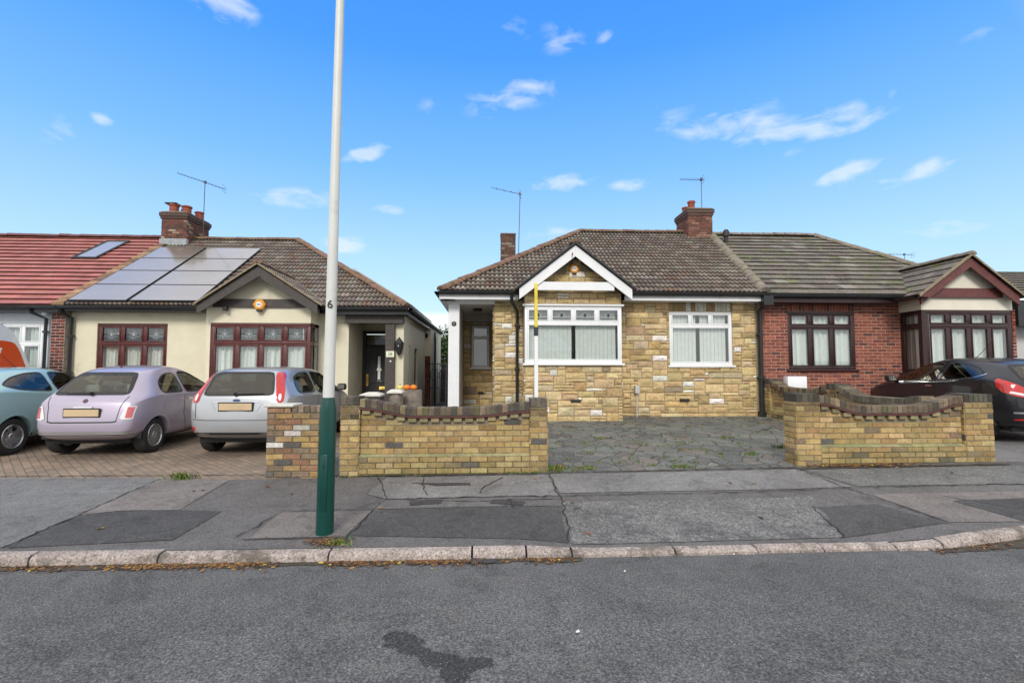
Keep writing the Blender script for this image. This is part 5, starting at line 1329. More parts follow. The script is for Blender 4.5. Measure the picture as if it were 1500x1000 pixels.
class Car:
    def __init__(s,name,label,cat,stations,L,W,H,paint_,loc,rz,group=None,level=4,zmin=.2):
        s.root=empty(name,loc,rz,label=label,cat=cat,group=group); s.paint=M[paint_]
        V,F_=cage_body(stations); cr=[]
        for i in range(len(stations)-1):
            for k,w_ in ((4,.55),(6,.3),(2,.3)): cr.append((stations[i][k],stations[i+1][k],w_))
        for k in range(1,7): cr.append((stations[-1][k],stations[-1][k+1],.28))
        me=subsurf_mesh(V,F_,level,cr)
        co=[v.co for v in me.vertices]; mn=[min(c[i] for c in co) for i in range(3)]; mx=[max(c[i] for c in co) for i in range(3)]
        for v in me.vertices:
            v.co.x=(v.co.x-(mn[0]+mx[0])/2)*L/(mx[0]-mn[0]); v.co.y*=W/(mx[1]-mn[1]); v.co.z=zmin+(v.co.z-mn[2])*(H-zmin)/(mx[2]-mn[2])
        s.me=me; s.L=L;s.W=W;s.H=H
        bm=bmesh.new(); bm.from_mesh(me); s.bvh=BVHTree.FromBMesh(bm); bm.free(); s.cuts=[]
    def hit(s,a,b,view,sgn=1):
        if view=='side': o=Vector((a,sgn*3,b)); d=Vector((0,-sgn,0))
        elif view=='rear': o=Vector((-4,a,b)); d=Vector((1,0,0))
        elif view=='front': o=Vector((4,a,b)); d=Vector((-1,0,0))
        elif view=='top': o=Vector((a,b,4)); d=Vector((0,0,-1))
        else:  # diagonal view: a = coordinate along the diagonal, b = z
            ang=view*sgn; d=Vector((math.cos(ang),-math.sin(ang),0)); side=Vector((math.sin(ang),math.cos(ang),0))
            o=-d*5+side*a*sgn+Vector((0,0,b))
        h=s.bvh.ray_cast(o,d); 
        if h[0] is None:
            h=s.bvh.find_nearest(o+d*(3 if view!='side' else 2.2)); return h[0],h[1]
        n=h[1]
        if n.dot(d)>0: n=-n
        return h[0],n
    def panel(s,name,P,mat,view='side',sgn=1,off=.004,hole=None,res=.03,parent=None,both=False,thick=0,rnd_=2):
        P=round_poly(P,rnd_) if rnd_ else P; pts=[]
        def addb(Q):
            base=len(pts); 
            for i in range(len(Q)):
                a,b=Vector(Q[i]),Vector(Q[(i+1)%len(Q)]); n=max(1,int((b-a).length/(res*.8)))
                for k in range(n): pts.append(a+(b-a)*k/n)
            m=len(pts)-base; return [(base+i,base+(i+1)%m) for i in range(m)]
        E=addb(P); 
        if hole: E+=addb(hole)
        xs=[p[0] for p in P]; ys=[p[1] for p in P]; x=min(xs)+res*.6
        while x<max(xs):
            y=min(ys)+res*.6
            while y<max(ys):
                if inpoly(x,y,P): pts.append(Vector((x,y)))
                y+=res
            x+=res
        v,e,f,_,_,_=delaunay_2d_cdt(pts,E,[],1,1e-5)
        if hole: f=[t for t in f if not inpoly(sum(v[i].x for i in t)/3,sum(v[i].y for i in t)/3,hole)]
        out=None
        for sg in ((1,-1) if both else (sgn,)):
            mb=MB(); VV=[]
            for p in v:
                h,n=s.hit(p.x,p.y,view,sg); VV.append(h+n*off)
            me=bpy.data.meshes.new(name); me.from_pydata([tuple(q) for q in VV],[],f); me.materials.append(mat)
            bm=bmesh.new(); bm.from_mesh(me); bmesh.ops.recalc_face_normals(bm,faces=bm.faces[:])
            if thick:
                r=bmesh.ops.solidify(bm,geom=bm.faces[:],thickness=thick)
            for q in bm.faces: q.smooth=True
            bm.to_mesh(me); bm.free()
            o=bpy.data.objects.new(name,me); col.objects.link(o); o.parent=parent or s.root; out=o
        return out
    def window(s,P,view='side',sgn=1,both=True,border=.022,name='side_window',rnd_=2,glassm='car_glass'):
        P=round_poly(P,rnd_); inner=shrink(P,border)
        s.cuts.append((shrink(P,border*.5),view))
        for sg in ((1,-1) if both else (sgn,)):
            w=s.panel(name,inner,M[glassm],view,sg,off=.003,rnd_=0)
            s.panel('window_seal',P,M['ink'],view,sg,off=.0045,hole=inner,rnd_=0,res=.02,parent=w)
    def line(s,pts,view='side',both=True,w=.0055,name='panel_gap',mat='ink',off=.0025,sgn=1,parent=None):
        Q=[]
        for a,b in zip(pts,pts[1:]):
            n=max(1,int(math.dist(a,b)/.03))
            for k in range(n): Q.append(Vector((lerp(a[0],b[0],k/n),lerp(a[1],b[1],k/n))))
        Q.append(Vector(pts[-1]))
        for sg in ((1,-1) if both else (sgn,)):
            mb=MB(); rows=[]
            for i,q in enumerate(Q):
                d=(Q[min(i+1,len(Q)-1)]-Q[max(0,i-1)]).normalized(); n=Vector((-d.y,d.x))*w; r=[]
                for k in (-1,1):
                    h,nn=s.hit(q.x+n.x*k,q.y+n.y*k,view,sg); r.append(tuple(h+nn*off))
                rows.append(r)
            mb.grid(rows); mb.build(name,M[mat],parent or s.root)
    def finish(s,wheels,r,rimkind,arch,seatmat='seat',arch_lip=True,tw=.2,archcover='paint'):
        me=s.me; bm=bmesh.new(); bm.from_mesh(me); kill=[]
        for f in bm.faces:
            c=f.calc_center_median(); k=False
            for xw,yw in wheels:
                if abs(c.y)>s.W*.28 and (c.x-xw)**2+(c.z-r)**2<(arch+.012)**2: k=True
            for P,view in s.cuts:
                if view=='side' and abs(c.y)>.3 and inpoly(c.x,c.z,P): k=True
                if view=='rear' and c.x<-.2 and f.normal.x<-.15 and inpoly(c.y,c.z,P): k=True
                if view=='front' and c.x>0 and f.normal.x>.1 and inpoly(c.y,c.z,P): k=True
            if k: kill.append(f)
        bmesh.ops.delete(bm,geom=kill,context='FACES')
        for f in bm.faces: f.smooth=True
        bm.to_mesh(me); bm.free(); me.materials.clear(); me.materials.append(s.paint); me.name='body'
        body=bpy.data.objects.new('body',me); col.objects.link(body); body.parent=s.root
        for xw,yw in wheels[:2]:
            for sg in (1,-1):
                # arch lip: ring on the body with a short return
                mb=MB(); rows=[]
                a0,a1=R(-4),R(184); N=44
                ri,ro=arch-.004,arch+.05
                for k in range(N+1):
                    t=lerp(a0,a1,k/N); row=[]
                    for rr,dd in ((ri,-.10),(ri,-.0),(ri+.006,.007),(ri+.02,.008),(ro,.0035)):
                        x=xw+rr*math.cos(t); z=max(.16,r+rr*math.sin(t)); h,n=s.hit(x,max(z,.22),'side',sg); p=h+n*max(dd,.0)
                        row.append((x,p.y-(.10*sg if dd<0 else 0),z))
                    rows.append(row)
                mb.grid(rows); mb.build('wheel_arch',s.paint,body,smooth=True)
                mb=MB(); rows=[]
                for k in range(25):
                    t=lerp(R(-2),R(182),k/24); rows.append([(xw+(arch+.03)*math.cos(t),sg*(s.W/2-.05),r+(arch+.03)*math.sin(t)),(xw+(arch+.03)*math.cos(t),sg*(s.W/2-.4),r+(arch+.03)*math.sin(t))])
                mb.grid(rows); yy=sg*(s.W/2-.4); mb.face([(xw+(arch+.03)*math.cos(R(15*k)),yy,r+(arch+.03)*math.sin(R(15*k))) for k in range(13)]); mb.build('wheel_housing',M['tyre'],body)
        # underside and interior
        L,W,H=s.L,s.W,s.H
        mb=MB(); mb.box(-L/2+.25,L/2-.3,-W*.36,W*.36,.2,.36,bev=.02); mb.build('underbody',M['tyre'],body)
        mb=MB(); mb.box(-L*.30,L*.2,-W*.43,W*.43,.38,.5)
        mb.build('floor_trim',M['tyre'],body)
        sm_=seatmat
        for sy in (1,-1):
            mb=MB(); y=sy*W*.21; mb.box(.0,.48,y-.24,y+.24,.45,.62,bev=.06)
            t=MB(lambda a,b,c:(-.02-(c-.6)*.28+a,b,c)); t.box(-.06,.08,y-.24,y+.24,.58,1.12,bev=.05); t.box(-.03,.06,y-.13,y+.13,1.14,H-.2,bev=.045)
            mb.v+=t.v and []; 
            mb.build('seat',M[sm_],s.root,auto=50); t.build('seat_back',M[sm_],s.root,auto=50)
        t=MB(lambda a,b,c:(-.95-(c-.6)*.25+a,b,c)); t.box(-.06,.07,-W*.38,W*.38,.55,.98,bev=.05)
        for y in (-.35,.35): t.box(-.03,.05,y-.13,y+.13,1.0,1.15,bev=.04)
        t.build('rear_seat',M[sm_],s.root,auto=50)
        mb=MB(); mb.box(.55,.95,-W*.42,W*.42,.7,.95,bev=.05); mb.build('dashboard',M['tyre'],s.root)
        mb=MB(); mb.lathe([(.17,0),(.185,.012),(.17,.025),(.155,.012),(.17,0)],c=(.5,-W*.21,.92),axis='x',n=20); mb.build('steering_wheel',M['tyre'],s.root)
        for i,(xw,yw) in enumerate(wheels):
            for sg in (1,-1):
                if i>1: break
                w=empty('wheel',(xw,sg*yw,r),0 if sg>0 else math.pi); w.parent=s.root
                # built facing +y
                mb=MB(); h=tw
                prof=[(r*.64,-h*.9),(r*.8,-h),(r*.94,-h*.97),(r*.99,-h*.85),(r,-h*.5),(r,-h*.15),(r*.985,-.012),(r*.94,.0),(r*.85,.006),(r*.72,.004),(r*.66,-.004),(r*.645,-.03)]
                mb.lathe(prof,axis='y',n=48); mb.build('tyre',M['tyre'],w,auto=50)
                mb=MB(); mb.lathe([(r*.66,-.002),(r*.64,.004),(r*.61,-.01),(r*.60,-.05),(r*.59,-h*.8),(0,-h*.8)],axis='y',n=40)
                def spoke(a,w0,w1,y0,y1):
                    c_,s_=math.cos(a),math.sin(a); P=lambda rr,t,y:(rr*c_-t*s_,y,rr*s_+t*c_)
                    r0,r1=r*.12,r*.615; q0=[P(r0,-w0,y0-.02),P(r0,-w0,y0),P(r0,w0,y0),P(r0,w0,y0-.02)]; q1=[P(r1,-w1,y1-.02),P(r1,-w1,y1),P(r1,w1,y1),P(r1,w1,y1-.02)]
                    mb.grid([q0,q1],closed=True)
                if rimkind=='multi':
                    for k in range(16): spoke(2*math.pi*k/16,.009,.013,-.012,-.008)
                    mb.lathe([(r*.2,-.012),(r*.19,-.002),(0,.004)],axis='y',n=20)
                elif rimkind=='double':
                    for k in range(5):
                        for e in (-.16,.16): spoke(2*math.pi*k/5+e*.9,.011,.016,-.018,-.01)
                    mb.lathe([(r*.2,-.018),(r*.17,-.008),(0,-.004)],axis='y',n=20)
                else:
                    for k in range(7): spoke(2*math.pi*k/7,.022,.03,-.02,-.01)
                    mb.lathe([(r*.22,-.02),(r*.2,-.008),(0,-.004)],axis='y',n=20)
                mb.build('rim',M['alloy'],w,auto=35)
        return s.root
    def plate(s,z,y0=0,w=.52,h=.11,x=None,off=.02):
        hh,n=s.hit(y0,z,'rear'); x=hh.x-off; t=math.atan2(n.z,-n.x)*.5
        mb=MB(lambda a,b,c:(x-a,y0+b,z+c)); mb.box(-.005,.008,-w/2,w/2,-h/2,h/2,bev=.003); mb.build('number_plate',M['plate'],s.root)
        mb=MB(lambda a,b,c:(x-a,y0+b,z+c)); mb.box(-.02,-.005,-w/2-.02,w/2+.02,-h/2-.02,h/2+.02,bev=.01); mb.build('plate_surround',M['tyre'],s.root)
    def mirror(s,x,z,sgn,mat=None):
        h,n=s.hit(x,z,'side',sgn); y=h.y
        mb=MB(); mb.box(x-.06,x+.1,y+sgn*.02,y+sgn*.2,z-.02,z+.12,bev=.045); o=mb.build('door_mirror',mat or s.paint,s.root,auto=50)
        mb=MB(); mb.box(x-.064,x-.06,y+sgn*.04,y+sgn*.18,z+.005,z+.1); mb.build('mirror_glass',M['chrome'],o); mb=MB(); mb.box(x-.01,x+.05,y-sgn*.03,y+sgn*.06,z-.01,z+.04,bev=.01); mb.build('mirror_arm',M['tyre'],o)
    def wiper(s,y0,y1,z0,z1):
        h0,n0=s.hit(y0,z0,'rear'); h1,n1=s.hit(y1,z1,'rear'); mb=MB(); a=h0+n0*.02; b=h1+n1*.025; mb.tube([a,(a+b)/2+n0*.012,b],[.014,.01,.006],n=6); mb.lathe([(.03,-.02),(.028,.0),(0,.004)],c=tuple(a),axis='x',n=12); mb.build('rear_wiper',M['ink'],s.root)
    def antenna(s,x,z,L=.35,back=.6):
        h,n=s.hit(x,0,'top'); mb=MB(); mb.tube([tuple(h),(h.x-L*back,h.y,h.z+L)],[.006,.003],n=5); mb.lathe([(.02,0),(.012,.02)],c=tuple(h),n=8); mb.build('roof_aerial',M['ink'],s.root)

# ---- hatchback with a tall upright tail (silver)
def silver_car():
    S=[ring(1.90,1.84,.28,.60,.62,.70,.50),ring(1.72,1.70,.22,.78,.70,.80,.66),ring(1.3,1.3,.2,.83,.84,.92,.72),ring(.98,.92,.2,.84,.93,1.02,.74),
       ring(.5,.20,.2,.84,.95,1.40,.60),ring(-.1,-.2,.2,.84,.97,1.49,.59),ring(-.8,-.9,.2,.84,.98,1.485,.585),ring(-1.35,-1.4,.22,.83,.99,1.46,.57),ring(-1.7,-1.58,.24,.82,.99,1.43,.555),ring(-1.93,-1.70,.34,.77,.97,1.36,.53)]
    c=Car('parked_car','silver hatchback with tall red tail lamps parked behind the old brick stub wall','car',S,3.92,1.68,1.46,'silver',(SX,SY+1.96,ground(SX,SY+1)+.0),R(90)+R(-1),group='cars parked on the driveways')
    c.window([(-.62,.98),(-.62,1.36),(-1.0,1.35),(-1.33,1.27),(-1.42,1.05),(-1.35,.99)],name='side_window'); c.window([(.72,.95),(.56,1.08),(.30,1.24),(.05,1.34),(-.55,1.37),(-.55,.96)],name='side_window')
    c.window([(-.58,.97),(-.48,1.36),(.48,1.36),(.58,.97)],view='rear',both=False,name='rear_window',border=.035)
    c.window([(-.62,1.0),(-.5,1.36),(.5,1.36),(.62,1.0)],view='front',both=False,name='windscreen',border=.04)
    for sg in (1,-1):
        q=[(.725,.86),(.715,1.0),(.585,1.34),(.51,1.36),(.50,1.33),(.60,1.0),(.62,.86)]
        o=c.panel('tail_lamp',[(sg*a,b) for a,b in q],M['redlamp'] if sg<0 else M['redlamp'],view='rear',off=.010,res=.02,rnd_=1); 
        c.panel('lamp_lens',[(sg*a,b) for a,b in [(.69,.89),(.675,1.0),(.63,1.0),(.65,.89)]],M['clearlamp'],view='rear',off=.014,res=.02,rnd_=2,parent=o)
        c.panel('fog_lamp',[(sg*.68+.035*math.cos(a),.45+.035*math.sin(a)) for a in [k*.5 for k in range(12)]],M['redlamp'],view='rear',off=.006,rnd_=0,res=.02)
    c.plate(.80,w=.52); c.wiper(.02,-.42,.99,1.0)
    c.panel('badge',[(.06*math.cos(k*.4),.90+.022*math.sin(k*.4)) for k in range(16)],plain('badge_blue',(.03,.05,.15),.3),view='rear',off=.01,rnd_=0,res=.02)
    c.line([(-.40,.865),(-.33,.73),(.33,.73),(.40,.865)],view='rear',both=False,w=.006,name='plate_recess_edge',mat='alloy',off=.006)
    c.line([(-.66,.37),(.66,.37)],view='rear',both=False,w=.02,name='lower_bumper',mat='tyre',off=.004)
    c.line([(-.36,.872),(.36,.872)],view='rear',both=False,w=.008,off=.01,name='grab_trim',mat='chrome')
    c.line([(-.70,.60),(-.5,.585),(.5,.585),(.70,.60)],view='rear',both=False,w=.005); c.line([(-.645,.62),(-.66,.85)],view='rear',both=False); c.line([(.645,.62),(.66,.85)],view='rear',both=False)
    c.line([(.72,.94),(.70,.5),(.62,.3)]); c.line([(-.58,.96),(-.6,.5),(-.5,.3),(.62,.3)]); c.line([(-.45,.86),(-.3,.865)],w=.012,mat='silver',off=.02,name='door_handle')
    c.mirror(.62,.98,1,M['tyre']); c.mirror(.62,.98,-1,M['tyre'])
    c.finish([(1.2,.80),(-1.26,.80)],.29,'seven',.33)
# ---- small rounded car (lilac)
def lilac_car():
    S=[ring(1.72,1.64,.26,.55,.62,.70,.46),ring(1.56,1.5,.2,.72,.74,.86,.58),ring(1.2,1.15,.18,.79,.90,.99,.66),ring(.85,.75,.18,.81,.95,1.06,.70),
       ring(.4,.10,.18,.82,.98,1.42,.56),ring(-.2,-.25,.18,.82,.99,1.50,.55),ring(-.75,-.80,.18,.82,1.0,1.47,.54),ring(-1.2,-1.12,.2,.82,.99,1.40,.52),ring(-1.55,-1.30,.22,.79,.93,1.30,.50),ring(-1.74,-1.42,.30,.71,.86,1.2,.47)]
    c=Car('parked_car','small rounded lilac hatchback with a chrome bumper strip, between two other cars','car',S,3.55,1.63,1.49,'lilac',(LX,LY+1.77,ground(LX,LY+1)),R(90)+R(2),group='cars parked on the driveways')
    c.window([(-.40,.99),(-.42,1.36),(-.75,1.33),(-.98,1.2),(-1.05,1.05),(-.98,.99)]); c.window([(.68,.98),(.5,1.14),(.25,1.3),(.0,1.37),(-.33,1.38),(-.33,.98)])
    c.window([(-.60,.99),(-.47,1.36),(.47,1.36),(.60,.99)],view='rear',both=False,name='rear_window',border=.05)
    c.window([(-.6,1.02),(-.48,1.36),(.48,1.36),(.6,1.02)],view='front',both=False,name='windscreen',border=.04)
    for sg in (1,-1):
        o=c.panel('lamp_surround',[(sg*a,b) for a,b in [(.735,.81),(.72,.61),(.60,.60),(.56,.63),(.63,.82)]],M['clearlamp'],view='rear',off=.008,res=.02,rnd_=0)
        c.panel('tail_lamp',[(sg*a,b) for a,b in [(.72,.80),(.71,.63),(.635,.63),(.65,.80)]],M['redlamp_pale'],view='rear',off=.013,res=.02,rnd_=0)
    c.plate(.715,w=.52); c.wiper(-.05,.36,1.0,1.0)
    c.line([(-.14,.80),(.14,.80)],view='rear',both=False,w=.014,off=.02,name='grab_trim',mat='chrome')
    c.panel('badge',[(.035*math.cos(k*.4),.90+.03*math.sin(k*.4)) for k in range(16)],plain('badge_red',(.10,.05,.07),.3),view='rear',off=.01,rnd_=0,res=.02)
    c.line([(-.72,.40),(-.5,.395),(.5,.395),(.72,.40)],view='rear',both=False,w=.022,off=.016,name='bumper_strip',mat='alloy'); c.line([(-.72,.365),(.72,.365)],view='rear',both=False,w=.006)
    c.line([(-.52,.58),(-.45,.565),(.45,.565),(.52,.58)],view='rear',both=False,w=.010); c.line([(-.60,.97),(-.54,.80),(-.51,.58)],view='rear',both=False); c.line([(.60,.97),(.54,.80),(.51,.58)],view='rear',both=False)
    c.line([(.70,.97),(.68,.5),(.6,.3)]); c.line([(-.38,.96),(-.42,.6),(-.3,.3),(.6,.3)]); c.line([(-.3,.86),(-.15,.862)],w=.013,mat='chrome',off=.02,name='door_handle')
    c.panel('fuel_flap',[(-.95+.07*math.cos(k*.5),.78+.07*math.sin(k*.5)) for k in range(12)],c.paint,off=.005,rnd_=0,sgn=-1)
    c.mirror(.6,1.0,1); c.mirror(.6,1.0,-1); c.antenna(-.9,1.5,.15)
    c.finish([(1.10,.77),(-1.17,.77)],.29,'multi',.325,'seat_light')
# ---- wedge-shaped hatchback used for the pale blue-green, black and white cars
def wedge(name,label,paint_,loc,rz,trim=None,simple=False,rim='double',group='cars parked on the driveways'):
    S=[ring(1.93,1.86,.26,.58,.62,.70,.48),ring(1.75,1.72,.2,.76,.74,.82,.62),ring(1.35,1.32,.18,.83,.88,.95,.70),ring(1.0,.95,.18,.85,.95,1.04,.73),
       ring(.5,.12,.18,.85,.98,1.42,.57),ring(-.1,-.28,.18,.85,1.01,1.50,.56),ring(-.8,-.9,.18,.85,1.05,1.47,.55),ring(-1.35,-1.36,.2,.85,1.09,1.41,.53),ring(-1.7,-1.58,.22,.83,1.08,1.33,.52),ring(-1.93,-1.72,.32,.76,1.0,1.24,.50)]
    c=Car(name,label,'car',S,3.95,1.71,1.47,paint_,loc,rz,group=group,level=4)
    c.window([(-.48,1.02),(-.50,1.385),(-.85,1.36),(-1.15,1.29),(-1.42,1.16),(-1.2,1.08),(-.95,1.05)]); c.window([(.85,.99),(.6,1.14),(.3,1.31),(.05,1.37),(-.40,1.39),(-.40,1.01)])
    c.window([(-.56,1.04),(-.48,1.33),(.48,1.33),(.56,1.04)],view='rear',both=False,name='rear_window',border=.04)
    c.window([(-.62,1.02),(-.5,1.36),(.5,1.36),(.62,1.02)],view='front',both=False,name='windscreen',border=.04)
    if simple: c.finish([(1.25,.82),(-1.24,.82)],.30,rim,.345); return c
    for sg in (1,-1):
        A=R(45); q=[(-.60,1.10),(-.64,.90),(-.84,.80),(-1.08,.76),(-1.09,.80),(-.98,.93),(-.80,1.03)]
        # lamp wrapped round the rear corner, seen along the diagonal
        c.panel('tail_lamp',q,M['redlamp'],view=A,sgn=-sg,off=.009,res=.02,rnd_=1)
        c.panel('lamp_lens',[(-.92,.85),(-.80,.88),(-.78,.85),(-1.0,.79),(-1.02,.81)],M['clearlamp'],view=A,sgn=-sg,off=.013,res=.02,rnd_=0)
    if trim: c.line([(.85,.97),(.4,.985),(-.4,.995),(-.95,1.035),(-1.2,1.065),(-1.44,1.16)],w=.009,mat='chrome',off=.008,name='window_trim')
    c.line([(-.74,.53),(.74,.53)],view='rear',both=False,w=.012,name='bumper_crease',mat='alloy',off=.006)
    c.plate(.62); c.line([(-.72,.42),(.72,.42)],view='rear',both=False,w=.012,mat='redlamp' if trim else 'ink',name='rear_reflector',off=.008)
    c.line([(.88,.97),(.86,.5),(.76,.3)]); c.line([(-.44,1.0),(-.5,.6),(-.4,.3),(.76,.3)]); c.line([(-.36,.92),(-.2,.925)],w=.013,mat=None or ('chrome' if trim else paint_),off=.02,name='door_handle')
    c.mirror(.72,1.0,1); c.mirror(.72,1.0,-1); c.antenna(-.35,1.5,.3,1.2); c.wiper(0,.35,1.05,1.05)
    c.finish([(1.25,.82),(-1.24,.82)],.30,rim,.345); return c
SX,SY=-4.02,8.15; LX,LY=-6.53,8.2
silver_car(); lilac_car()
wedge('parked_car','pale blue green hatchback at the far left of the driveway beside the van','aqua',(-8.82,8.0+1.97,ground(-8.8,9)),R(90)+R(1))
wedge('parked_car','glossy black hatchback with a chrome window strip behind the right hand wall','blackpaint',(9.58,7.55+1.95,ground(9.0,8)+.0),R(90)-R(7),trim=True)
wedge('parked_car','white car only just visible past the black car at the right edge','whitecar',(14.9,9.9,.33),R(90),simple=True)

# ---- van with an orange panel, side-on behind the pale car
def van():
    XS=-10.45; kx=lambda px: XS/onY(px,500,1)[0]; yb=kx(52); yt=kx(30)     # where its right side meets the lines of sight
    z1=onY(30,474,yt)[1]; g0=.15; F0=yb
    root=empty('parked_van',(XS-.92,F0,g0),R(90),label='white van with an orange side panel and white lettering at the left edge',cat='van')
    H=z1-g0+.02; dt=yb-yt
    prof=[(-3.9,.3),(.5,.25),(.58,.5),(.55,.95),(.35,1.2),(.02,1.42),(-dt*.9-.06,H-.2),(-dt*.9-.3,H-.05),(-dt-1.0,H+.03),(-2.6,H+.03),(-3.75,H),(-3.9,H-.2)]
    P=round_poly(prof,2); n=len(P); rows=[]
    def wid(z): return .92 if z<1.1 else .92-.10*((z-1.1)/(H-1.1))**1.6
    cx=-1.6; cz=1.2; mb=MB()
    for t,s_ in ((-1,.94),(-.985,.975),(-.92,1.0),(.92,1.0),(.985,.975),(1,.94)):
        rows.append([(cx+(x-cx)*s_,t*wid(z),cz+(z-cz)*s_) for x,z in P])
    mb.grid(rows,closed=True); mb.face(rows[0]); mb.face(rows[-1][::-1]); mb.build('body',M['whitevan'],root,auto=35)
    Ls=lambda px: kx(px)-F0         # local position along the side for a column of the picture
    zl=lambda py,px: onY(px,py,kx(px))[1]-g0
    xr0,xr1=Ls(30),Ls(42); zt=zl(500,20)
    W=lambda x,y,z:(x,-(wid(z)+.006),z)
    pan=[(-3.3,zt+.02),(Ls(10),zt+.01),(Ls(24),zt-.02),(xr0-.03,zt-.10),(xr0+.04,zt-.22),(xr1,zl(542,40)),(xr1+.03,.62),(-3.3,.62)]
    mb=MB(); P2=round_poly(pan,1); fine=[]
    vv,ee,ff,_,_,_=delaunay_2d_cdt([Vector(p) for p in P2]+[Vector((-3+.2*i,.7+.1*k)) for i in range(18) for k in range(20) if inpoly(-3+.2*i,.7+.1*k,P2)],[(i,(i+1)%len(P2)) for i in range(len(P2))],[],1,1e-5)
    for f in ff: mb.face([W(vv[i].x,0,vv[i].y) for i in f])
    mb.build('orange_panel',M['orange_panel'],root,smooth=True)
    xx,zz=Ls(3),zl(514,3); text('panel_lettering','g',.42,M['upvc'],root,(xx-.06,-(wid(zz)+.012),zz),(math.pi/2,0,0),bold=True)
    zz=zl(528,3); text('panel_lettering','c',.12,M['upvc'],root,(xx-.03,-(wid(zz)+.012),zz),(math.pi/2,0,0))
    mb=MB(); mb.face([W(-.95,0,1.45),W(.0,0,1.45),W(-.24,0,2.0),W(-.9,0,2.0)])
    for xw in (-2.9,.1):
        w=empty('wheel',(xw,-.80,.33)); w.parent=root; w.rotation_euler=(0,0,math.pi)
        mb=MB(); mb.lathe([(.2,-.2),(.31,-.19),(.33,-.15),(.33,-.03),(.31,.0),(.2,.0)],axis='y',n=32); mb.build('tyre',M['tyre'],w,auto=50); mb=MB(); mb.lathe([(.2,-.002),(.19,-.03),(0,-.03)],axis='y',n=24); mb.build('rim',M['alloy'],w)
van()

# ================================================================ row across the street (only seen mirrored in the glass)
def opposite(x,label,colr):
    h=empty('opposite_bungalow',(x,-13,0),label=label,cat='bungalow')
    mb=MB(); mb.box(-5,5,-4,0,0,2.9); mb.build('wall',M[colr],h)
    mb=MB(); mb.face([(-5.4,.4,2.85),(5.4,.4,2.85),(3.2,-4,5.6),(-3.2,-4,5.6)]); mb.face([(-5.4,.4,2.85),(-5.4,-8,2.85),(-3.2,-4,5.6)]); mb.face([(5.4,.4,2.85),(3.2,-4,5.6),(5.4,-8,2.85)]); mb.build('roof',M['ridge_grey'],h)
    mb=MB(); mb.prism([(-3.6,2.8),(-.6,2.8),(-2.1,4.3)],0,1.0); mb.build('gable',M['whitepaint'],h)
    for wx in (-2.9,1.4): 
        mb=MB(); mb.box(wx,wx+1.7,-.01,.05,1.1,2.4,bev=.02); mb.build('window',M['glass_dark'],h)
opposite(-6.5,'bungalow across the road on the left, seen only in window reflections','cream'); opposite(6.5,'bungalow across the road on the right, seen only in window reflections','band')

# ================================================================ sky and light
world=bpy.data.worlds.new('World'); scene.world=world; world.use_nodes=True; nt=world.node_tree; N=nt.nodes.new; L=nt.links.new
bg=nt.nodes['Background']; out=nt.nodes['World Output']
SUN_EL,SUN_AZ=R(36),R(190)       # compass-like: measured clockwise from +Y
sky=N('ShaderNodeTexSky'); sky.sky_type='NISHITA'; sky.sun_disc=False; sky.sun_elevation=SUN_EL; sky.sun_rotation=SUN_AZ; sky.air_density=1.0; sky.dust_density=.6; sky.ozone_density=2.0
tc=N('ShaderNodeTexCoord'); sep=N('ShaderNodeSeparateXYZ'); L(tc.outputs['Generated'],sep.inputs[0])
el=math_(nt,'ARCSINE',sep.outputs['Z'])
K=1/R(90)
e1=math_(nt,'MULTIPLY',el,K)
# sky colour by height above the horizon, on top of the physical sky
def deg(d): return d/90
grad=ramp(nt,e1,[(0,(.9,.9,.9)),(deg(6.0),(.85,.87,.9)),(deg(6.6),(.48,.68,.88)),(deg(12),(.38,.63,.94)),(deg(22),(.165,.45,.95)),(deg(33),(.05,.30,.95)),(deg(42),(.03,.24,.9)),(deg(60),(.05,.22,.7)),(1.0,(.10,.22,.5))])
nz=N('ShaderNodeTexNoise'); nz.inputs['Scale'].default_value=2.2; nz.inputs['Detail'].default_value=3; L(tc.outputs['Generated'],nz.inputs['Vector'])
base=mixc(nt,.12,grad,mixc(nt,1.0,sky.outputs[0],(.25,.25,.25),'MULTIPLY'))
# clouds: soft ellipses on the sky sphere broken up by noise
mp=N('ShaderNodeMapping'); mp.inputs['Scale'].default_value=(17,17,40); L(tc.outputs['Generated'],mp.inputs['Vector'])
cn=noise(nt,mp.outputs[0],.85,6,.54,.4)
acc=None
def cloud(px,py,wpx,hpx,dens=1.0,tilt=0):
    global acc
    d=ray(px,py).normalized(); r=Vector((d.y,-d.x,0)).normalized(); u=r.cross(d); c_,s_=math.cos(tilt),math.sin(tilt); r,u=r*c_+u*s_,u*c_-r*s_
    k=720/ (ray(px,py).length); W_=1.2*wpx/F/ray(px,py).length; H_=1.1*hpx/F/ray(px,py).length
    def dot(v,sc):
        n=N('ShaderNodeVectorMath'); n.operation='DOT_PRODUCT'; L(tc.outputs['Generated'],n.inputs[0]); n.inputs[1].default_value=tuple(v*sc); return n.outputs['Value']
    a=dot(r,1/W_); b=dot(u,1/H_)
    s=math_(nt,'ADD',math_(nt,'MULTIPLY',a,a),math_(nt,'MULTIPLY',b,b)); m=math_(nt,'SUBTRACT',1.0,s); m=math_(nt,'MAXIMUM',m,0)
    fr=dot(d,1.0); m=math_(nt,'MULTIPLY',m,math_(nt,'GREATER_THAN',fr,0)); m=math_(nt,'MULTIPLY',m,dens)
    acc=m if acc is None else math_(nt,'MAXIMUM',acc,m)
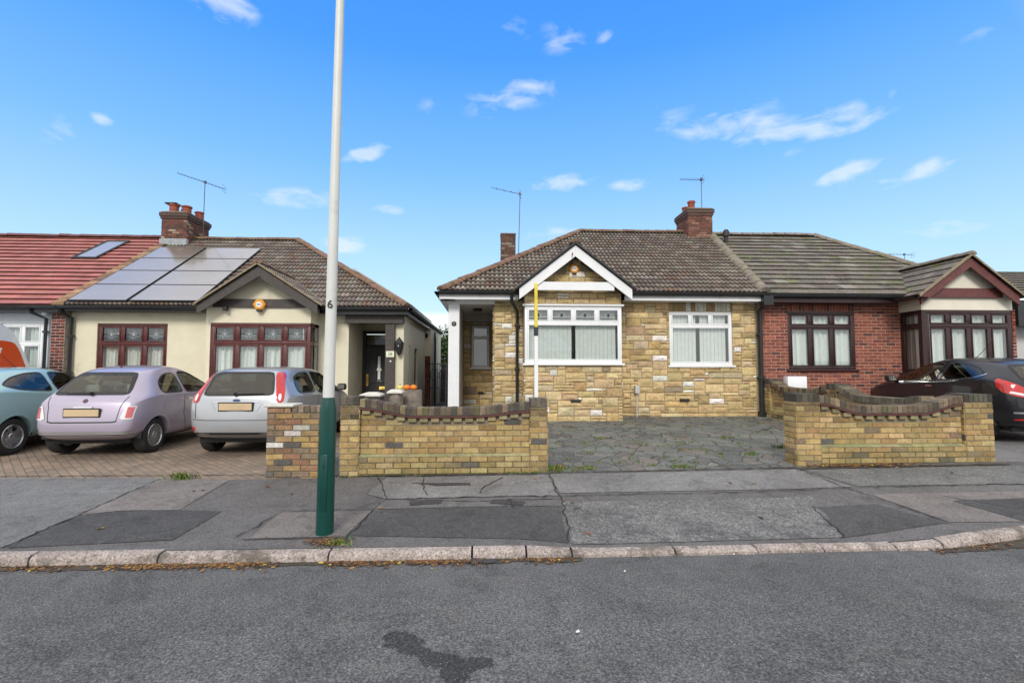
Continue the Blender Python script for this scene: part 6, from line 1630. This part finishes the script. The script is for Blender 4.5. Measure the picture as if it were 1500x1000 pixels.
for q in ((326,8,52,24,1.0,0),(88,190,30,22,.7,.5),(148,175,16,10,.7,0),(541,224,42,13,1.05,.35),(438,290,60,16,.9,.08),(566,308,30,10,1.0,0),(505,358,32,16,.9,0),(748,142,70,28,.85,.25),(790,128,26,20,.6,0),
          (628,158,18,14,.4,0),(752,46,26,22,.55,-.4),(825,58,36,26,.7,-.2),(884,50,14,16,.6,0),(1068,185,85,26,1.0,-.12),(1150,190,100,20,1.15,.0),(1235,180,60,26,1.0,.1),(1125,155,34,26,.4,0),(1292,152,24,14,.6,.4),
          (822,268,50,15,.8,.05),(925,269,34,12,.8,.1),(1242,254,48,20,.9,.1),(1335,254,62,17,.9,.1),(1160,224,20,10,.4,0),(1440,46,26,12,.45,.2),(1385,334,60,16,.75,-.1),(805,344,44,15,.7,.1),(985,176,36,20,.5,.2),(957,158,14,9,.4,0)):
    cloud(*q)
ck=math_(nt,'ADD',math_(nt,'MULTIPLY',acc,1.0),math_(nt,'MULTIPLY',math_(nt,'SUBTRACT',cn,.53),3.2)); ck=math_(nt,'MULTIPLY',ck,math_(nt,'GREATER_THAN',acc,.001))
cm=ramp(nt,ck,[(.22,0.0),(1.6,.55)])
cm=math_(nt,'MULTIPLY',cm,ramp(nt,acc,[(0,0.0),(.6,1.0)]))
fin=mixc(nt,cm,base,(.78,.83,.92))
# pale cloud bank added out of view overhead and behind, for neutral soft light
hi=ramp(nt,e1,[(deg(39),0.0),(deg(46),1.0)]); bk=ramp(nt,math_(nt,'ADD',math_(nt,'MULTIPLY',sep.outputs['Y'],-1.0),1.0),[(.42,0.0),(.72,1.0)])
bankn=noise(nt,tc.outputs['Generated'],2.5,6,.6)
bank=math_(nt,'MULTIPLY',math_(nt,'MAXIMUM',hi,bk),ramp(nt,bankn,[(.3,.75),(.6,1.0)]))
fin=mixc(nt,bank,fin,(1.0,1.0,1.0))
scl=mixc(nt,1.0,fin,(10,10,10),'MULTIPLY')
L(scl,bg.inputs[0]); bg.inputs[1].default_value=.1*SKY_STRENGTH
sd=bpy.data.lights.new('sun','SUN'); so=bpy.data.objects.new('sun',sd); col.objects.link(so)
sd.energy=SUN_STRENGTH; sd.angle=R(16); sd.color=(1,.95,.88)
dirv=Vector((math.sin(SUN_AZ)*math.cos(SUN_EL),math.cos(SUN_AZ)*math.cos(SUN_EL),math.sin(SUN_EL)))
so.rotation_euler=dirv.to_track_quat('Z','Y').to_euler()
scene.view_settings.view_transform='Standard'; scene.view_settings.look='None'; scene.view_settings.gamma=1; scene.view_settings.exposure=EXPOSURE
scene.render.engine='CYCLES'; scene.cycles.max_bounces=8; scene.cycles.transparent_max_bounces=12
